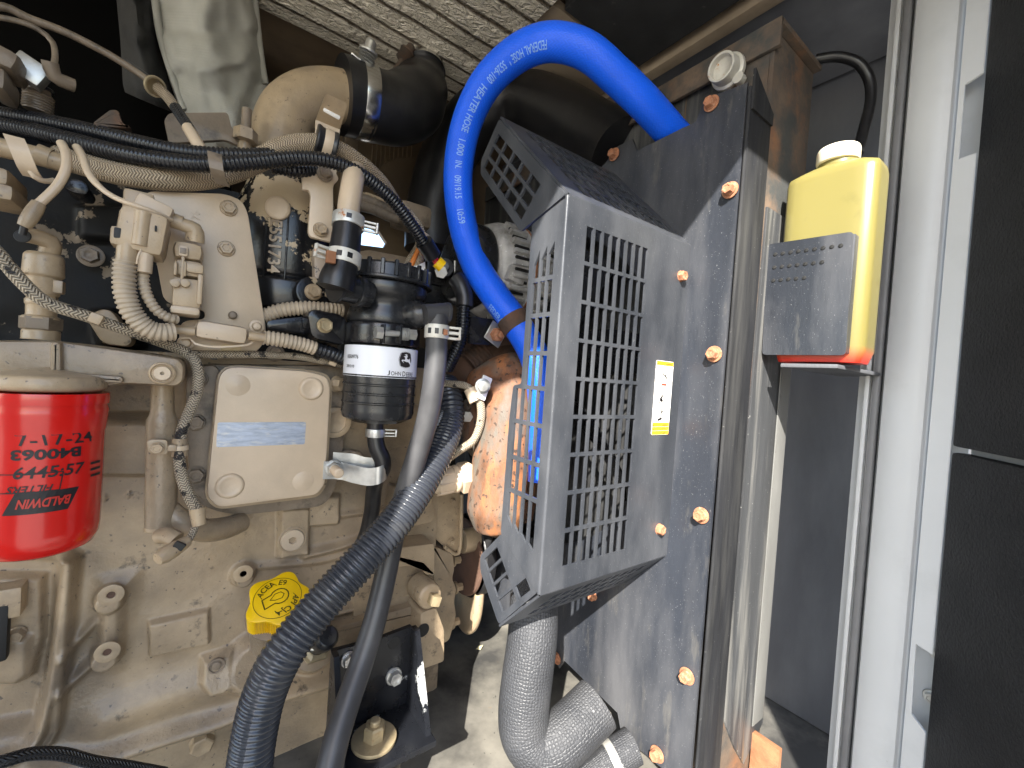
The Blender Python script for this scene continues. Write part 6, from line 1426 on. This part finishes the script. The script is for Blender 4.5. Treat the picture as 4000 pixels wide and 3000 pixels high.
hbk = thing('heat_blanket', 'grey woven heat blanket bulging beside the intake elbow', 'blanket', A(850, 560, .68))
eL = [(570, -160), (594, 0), (615, 140), (660, 290), (710, 430), (760, 590)]; eR = [(1000, -160), (1008, 0), (1020, 120), (1035, 240), (1050, 330), (1060, 590)]
mk('woven_cover', blanket(eL, eR, .70, '', ''), 'blanket', hbk, ang=80)
mk('edge_seam', tube([at(a-12, b, y=.688) for a, b in eR[1:5]], .004, 10), 'blanket', hbk); mk('edge_seam', tube([at(a+12, b, y=.688) for a, b in eL[1:5]], .004, 10), 'blanket', hbk)
mk('dark_flap', blanket([(440, -120), (455, 0), (470, 160), (480, 330)], [(600, -120), (600, 0), (625, 180), (690, 420)], .74, '', '', 14, 30), 'felt', label='dark folded flap left of the grey heat blanket', cat='flap', ang=80)

# ================================================================== DIM CLUTTER, UPPER LEFT
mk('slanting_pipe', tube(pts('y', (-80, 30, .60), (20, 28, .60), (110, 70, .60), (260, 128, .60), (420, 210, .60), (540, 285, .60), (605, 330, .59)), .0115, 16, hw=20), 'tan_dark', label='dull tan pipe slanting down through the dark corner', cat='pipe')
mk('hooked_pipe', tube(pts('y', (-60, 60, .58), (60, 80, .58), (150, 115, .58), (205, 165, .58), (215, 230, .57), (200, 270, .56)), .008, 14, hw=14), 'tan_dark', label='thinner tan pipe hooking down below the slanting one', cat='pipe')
rg_ = thing('lift_cable', 'braided tan and black lead with brass ring on the blanket edge', 'cable', A(780, 610, .5))
mk('ring', lathe(bev([(.0072, -.0015), (.0092, -.0015), (.0092, .0015), (.0072, .0015), (.0072, -.0015)], .0005), A(606, 338, .55), (.5, -.7, -.5), 28), 'zinc_yellow', rg_)
mk('braid_tan_part', tube(pts('y', (618, 345, .55), (655, 380, .54), (685, 420, .53)), .0125, 18, hw=25), 'braid_tan', rg_)
mk('braid_black_part', tube(pts('y', (685, 420, .53), (715, 465, .52), (745, 510, .51)), .0122, 18, hw=25), 'braid_black', rg_)
mk('tan_sleeve', tube(pts('y', (735, 500, .512), (765, 550, .5), (795, 600, .492)), .0112, 18, hw=27), 'tan_clean', rg_)
mk('thin_wire', tube(pts('y', (490, 232, .58), (560, 280, .57), (612, 322, .555)), .0028, 10, hw=5), 'rubber', label='thin black wire leading up from the brass ring', cat='wire')
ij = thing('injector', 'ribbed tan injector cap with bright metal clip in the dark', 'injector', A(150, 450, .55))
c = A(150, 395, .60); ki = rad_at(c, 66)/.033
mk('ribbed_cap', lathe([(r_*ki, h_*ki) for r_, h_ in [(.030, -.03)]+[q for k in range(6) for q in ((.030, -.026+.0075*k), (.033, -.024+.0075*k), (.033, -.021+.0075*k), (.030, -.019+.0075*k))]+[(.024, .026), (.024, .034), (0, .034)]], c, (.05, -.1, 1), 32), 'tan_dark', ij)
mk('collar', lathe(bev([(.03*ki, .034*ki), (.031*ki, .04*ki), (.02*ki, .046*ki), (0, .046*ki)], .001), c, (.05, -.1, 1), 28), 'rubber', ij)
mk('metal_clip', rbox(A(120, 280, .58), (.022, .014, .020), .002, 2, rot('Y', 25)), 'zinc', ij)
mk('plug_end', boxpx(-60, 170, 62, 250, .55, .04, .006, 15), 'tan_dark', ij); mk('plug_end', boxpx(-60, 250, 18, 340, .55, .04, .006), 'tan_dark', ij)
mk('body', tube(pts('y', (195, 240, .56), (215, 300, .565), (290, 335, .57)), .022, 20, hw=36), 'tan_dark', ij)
mk('copper_bracket', plate([(360, 478), (430, 425), (462, 428), (478, 480), (520, 500), (380, 495)], .53, .01, .004, .002), 'rust_frame', label='coppery bracket tip poking up between the black looms', cat='bracket')
rl_ = thing('fuel_rail', 'tan round fuel rail crossing below the black looms', 'rail', A(120, 650, .53))
mk('rail', tube(pts('y', (-80, 560, .53), (40, 585, .53), (150, 610, .53), (250, 640, .53)), .0215, 24, hw=52), 'tan', rl_); mk('collar', tube(pts('y', (145, 600, .53), (200, 622, .53)), .024, 24, .01, hw=56), 'tan', rl_)
mk('flat_clip', ribbon(pts('y', (55, 535, .49), (80, 590, .488), (108, 655, .492), (130, 690, .5)), (.011, 0, 0), .0012), 'tan_clean', rl_)
mk('clip_wire', tube(pts('y', (108, 650, .495), (135, 690, .495), (175, 708, .5), (210, 705, .505)), .0052, 12, hw=15), 'tan_clean', rl_)
ld = thing('sleeved_lead', 'tan sleeved lead curving down into the pressure sensor plug', 'cable', A(110, 890, .48))
mk('sleeve', tube(pts('y', (240, 560, .485), (258, 600, .478), (258, 660, .474), (225, 725, .472), (165, 785, .47), (140, 805, .47)), .0105, 18, hw=23), 'tan_clean', ld)
mk('boot', tube(pts('y', (152, 795, .47), (120, 845, .468), (92, 885, .468)), .019, 22, rprof=[(0, .015), (.2, .0175), (.7, .0175), (1, .013)], hw=38), 'tan', ld)
mk('wire', tube(pts('y', (95, 885, .468), (88, 915, .47)), .008, 12, hw=18), 'rubber', ld)
mk('plug_lead', tube(pts('y', (300, 575, .486), (322, 612, .478), (348, 680, .47), (395, 735, .462), (450, 772, .456), (520, 800, .45), (600, 828, .452), (668, 858, .462)), .0082, 18, rprof=[(0, .0105), (.35, .0095), (.5, .0072), (1, .0066)], hw=20), 'tan_clean', label='tan sleeved lead running over the large connector to the elbow plug', cat='cable')
mk('block_bracket', join(boxpx(-120, 640, 30, 710, .50, .05, .004), boxpx(-120, 705, 50, 770, .49, .05, .004)), 'tan', label='blocky tan bracket just below the round fuel rail', cat='bracket')
mk('dark_lug', plate([(265, 690), (330, 700), (350, 740), (340, 760), (290, 755), (240, 730)], .53, .03, .01, .003), 'black_paint', label='small black lug under the braided harness', cat='lug')
mk('braided_hose', tube(pts('y', (-80, 3000, .42), (20, 2972, .42), (120, 2945, .425), (240, 2945, .43), (360, 2975, .435), (500, 2995, .44), (640, 3020, .445)), .0115, 20, hw=32), 'braid_black', label='black braided hose lying along the foot of the engine block', cat='hose')
# leaf on the floor
p = at(1873, 2533, z=ZF+.003)
mk('dry_leaf', ([p+Vector((-.008, 0, .001)), p+Vector((0, -.004, .0)), p+Vector((.009, .002, .002)), p+Vector((0, .005, .001)), p+Vector((-.008, 0, .0016)), p+Vector((0, -.004, .0006)), p+Vector((.009, .002, .0026)), p+Vector((0, .005, .0016))], [(3, 2, 1, 0), (4, 5, 6, 7), (0, 1, 5, 4), (1, 2, 6, 5), (2, 3, 7, 6), (3, 0, 4, 7)]), 'leaf', label='small dry leaf lying on the dark floor', cat='leaf')
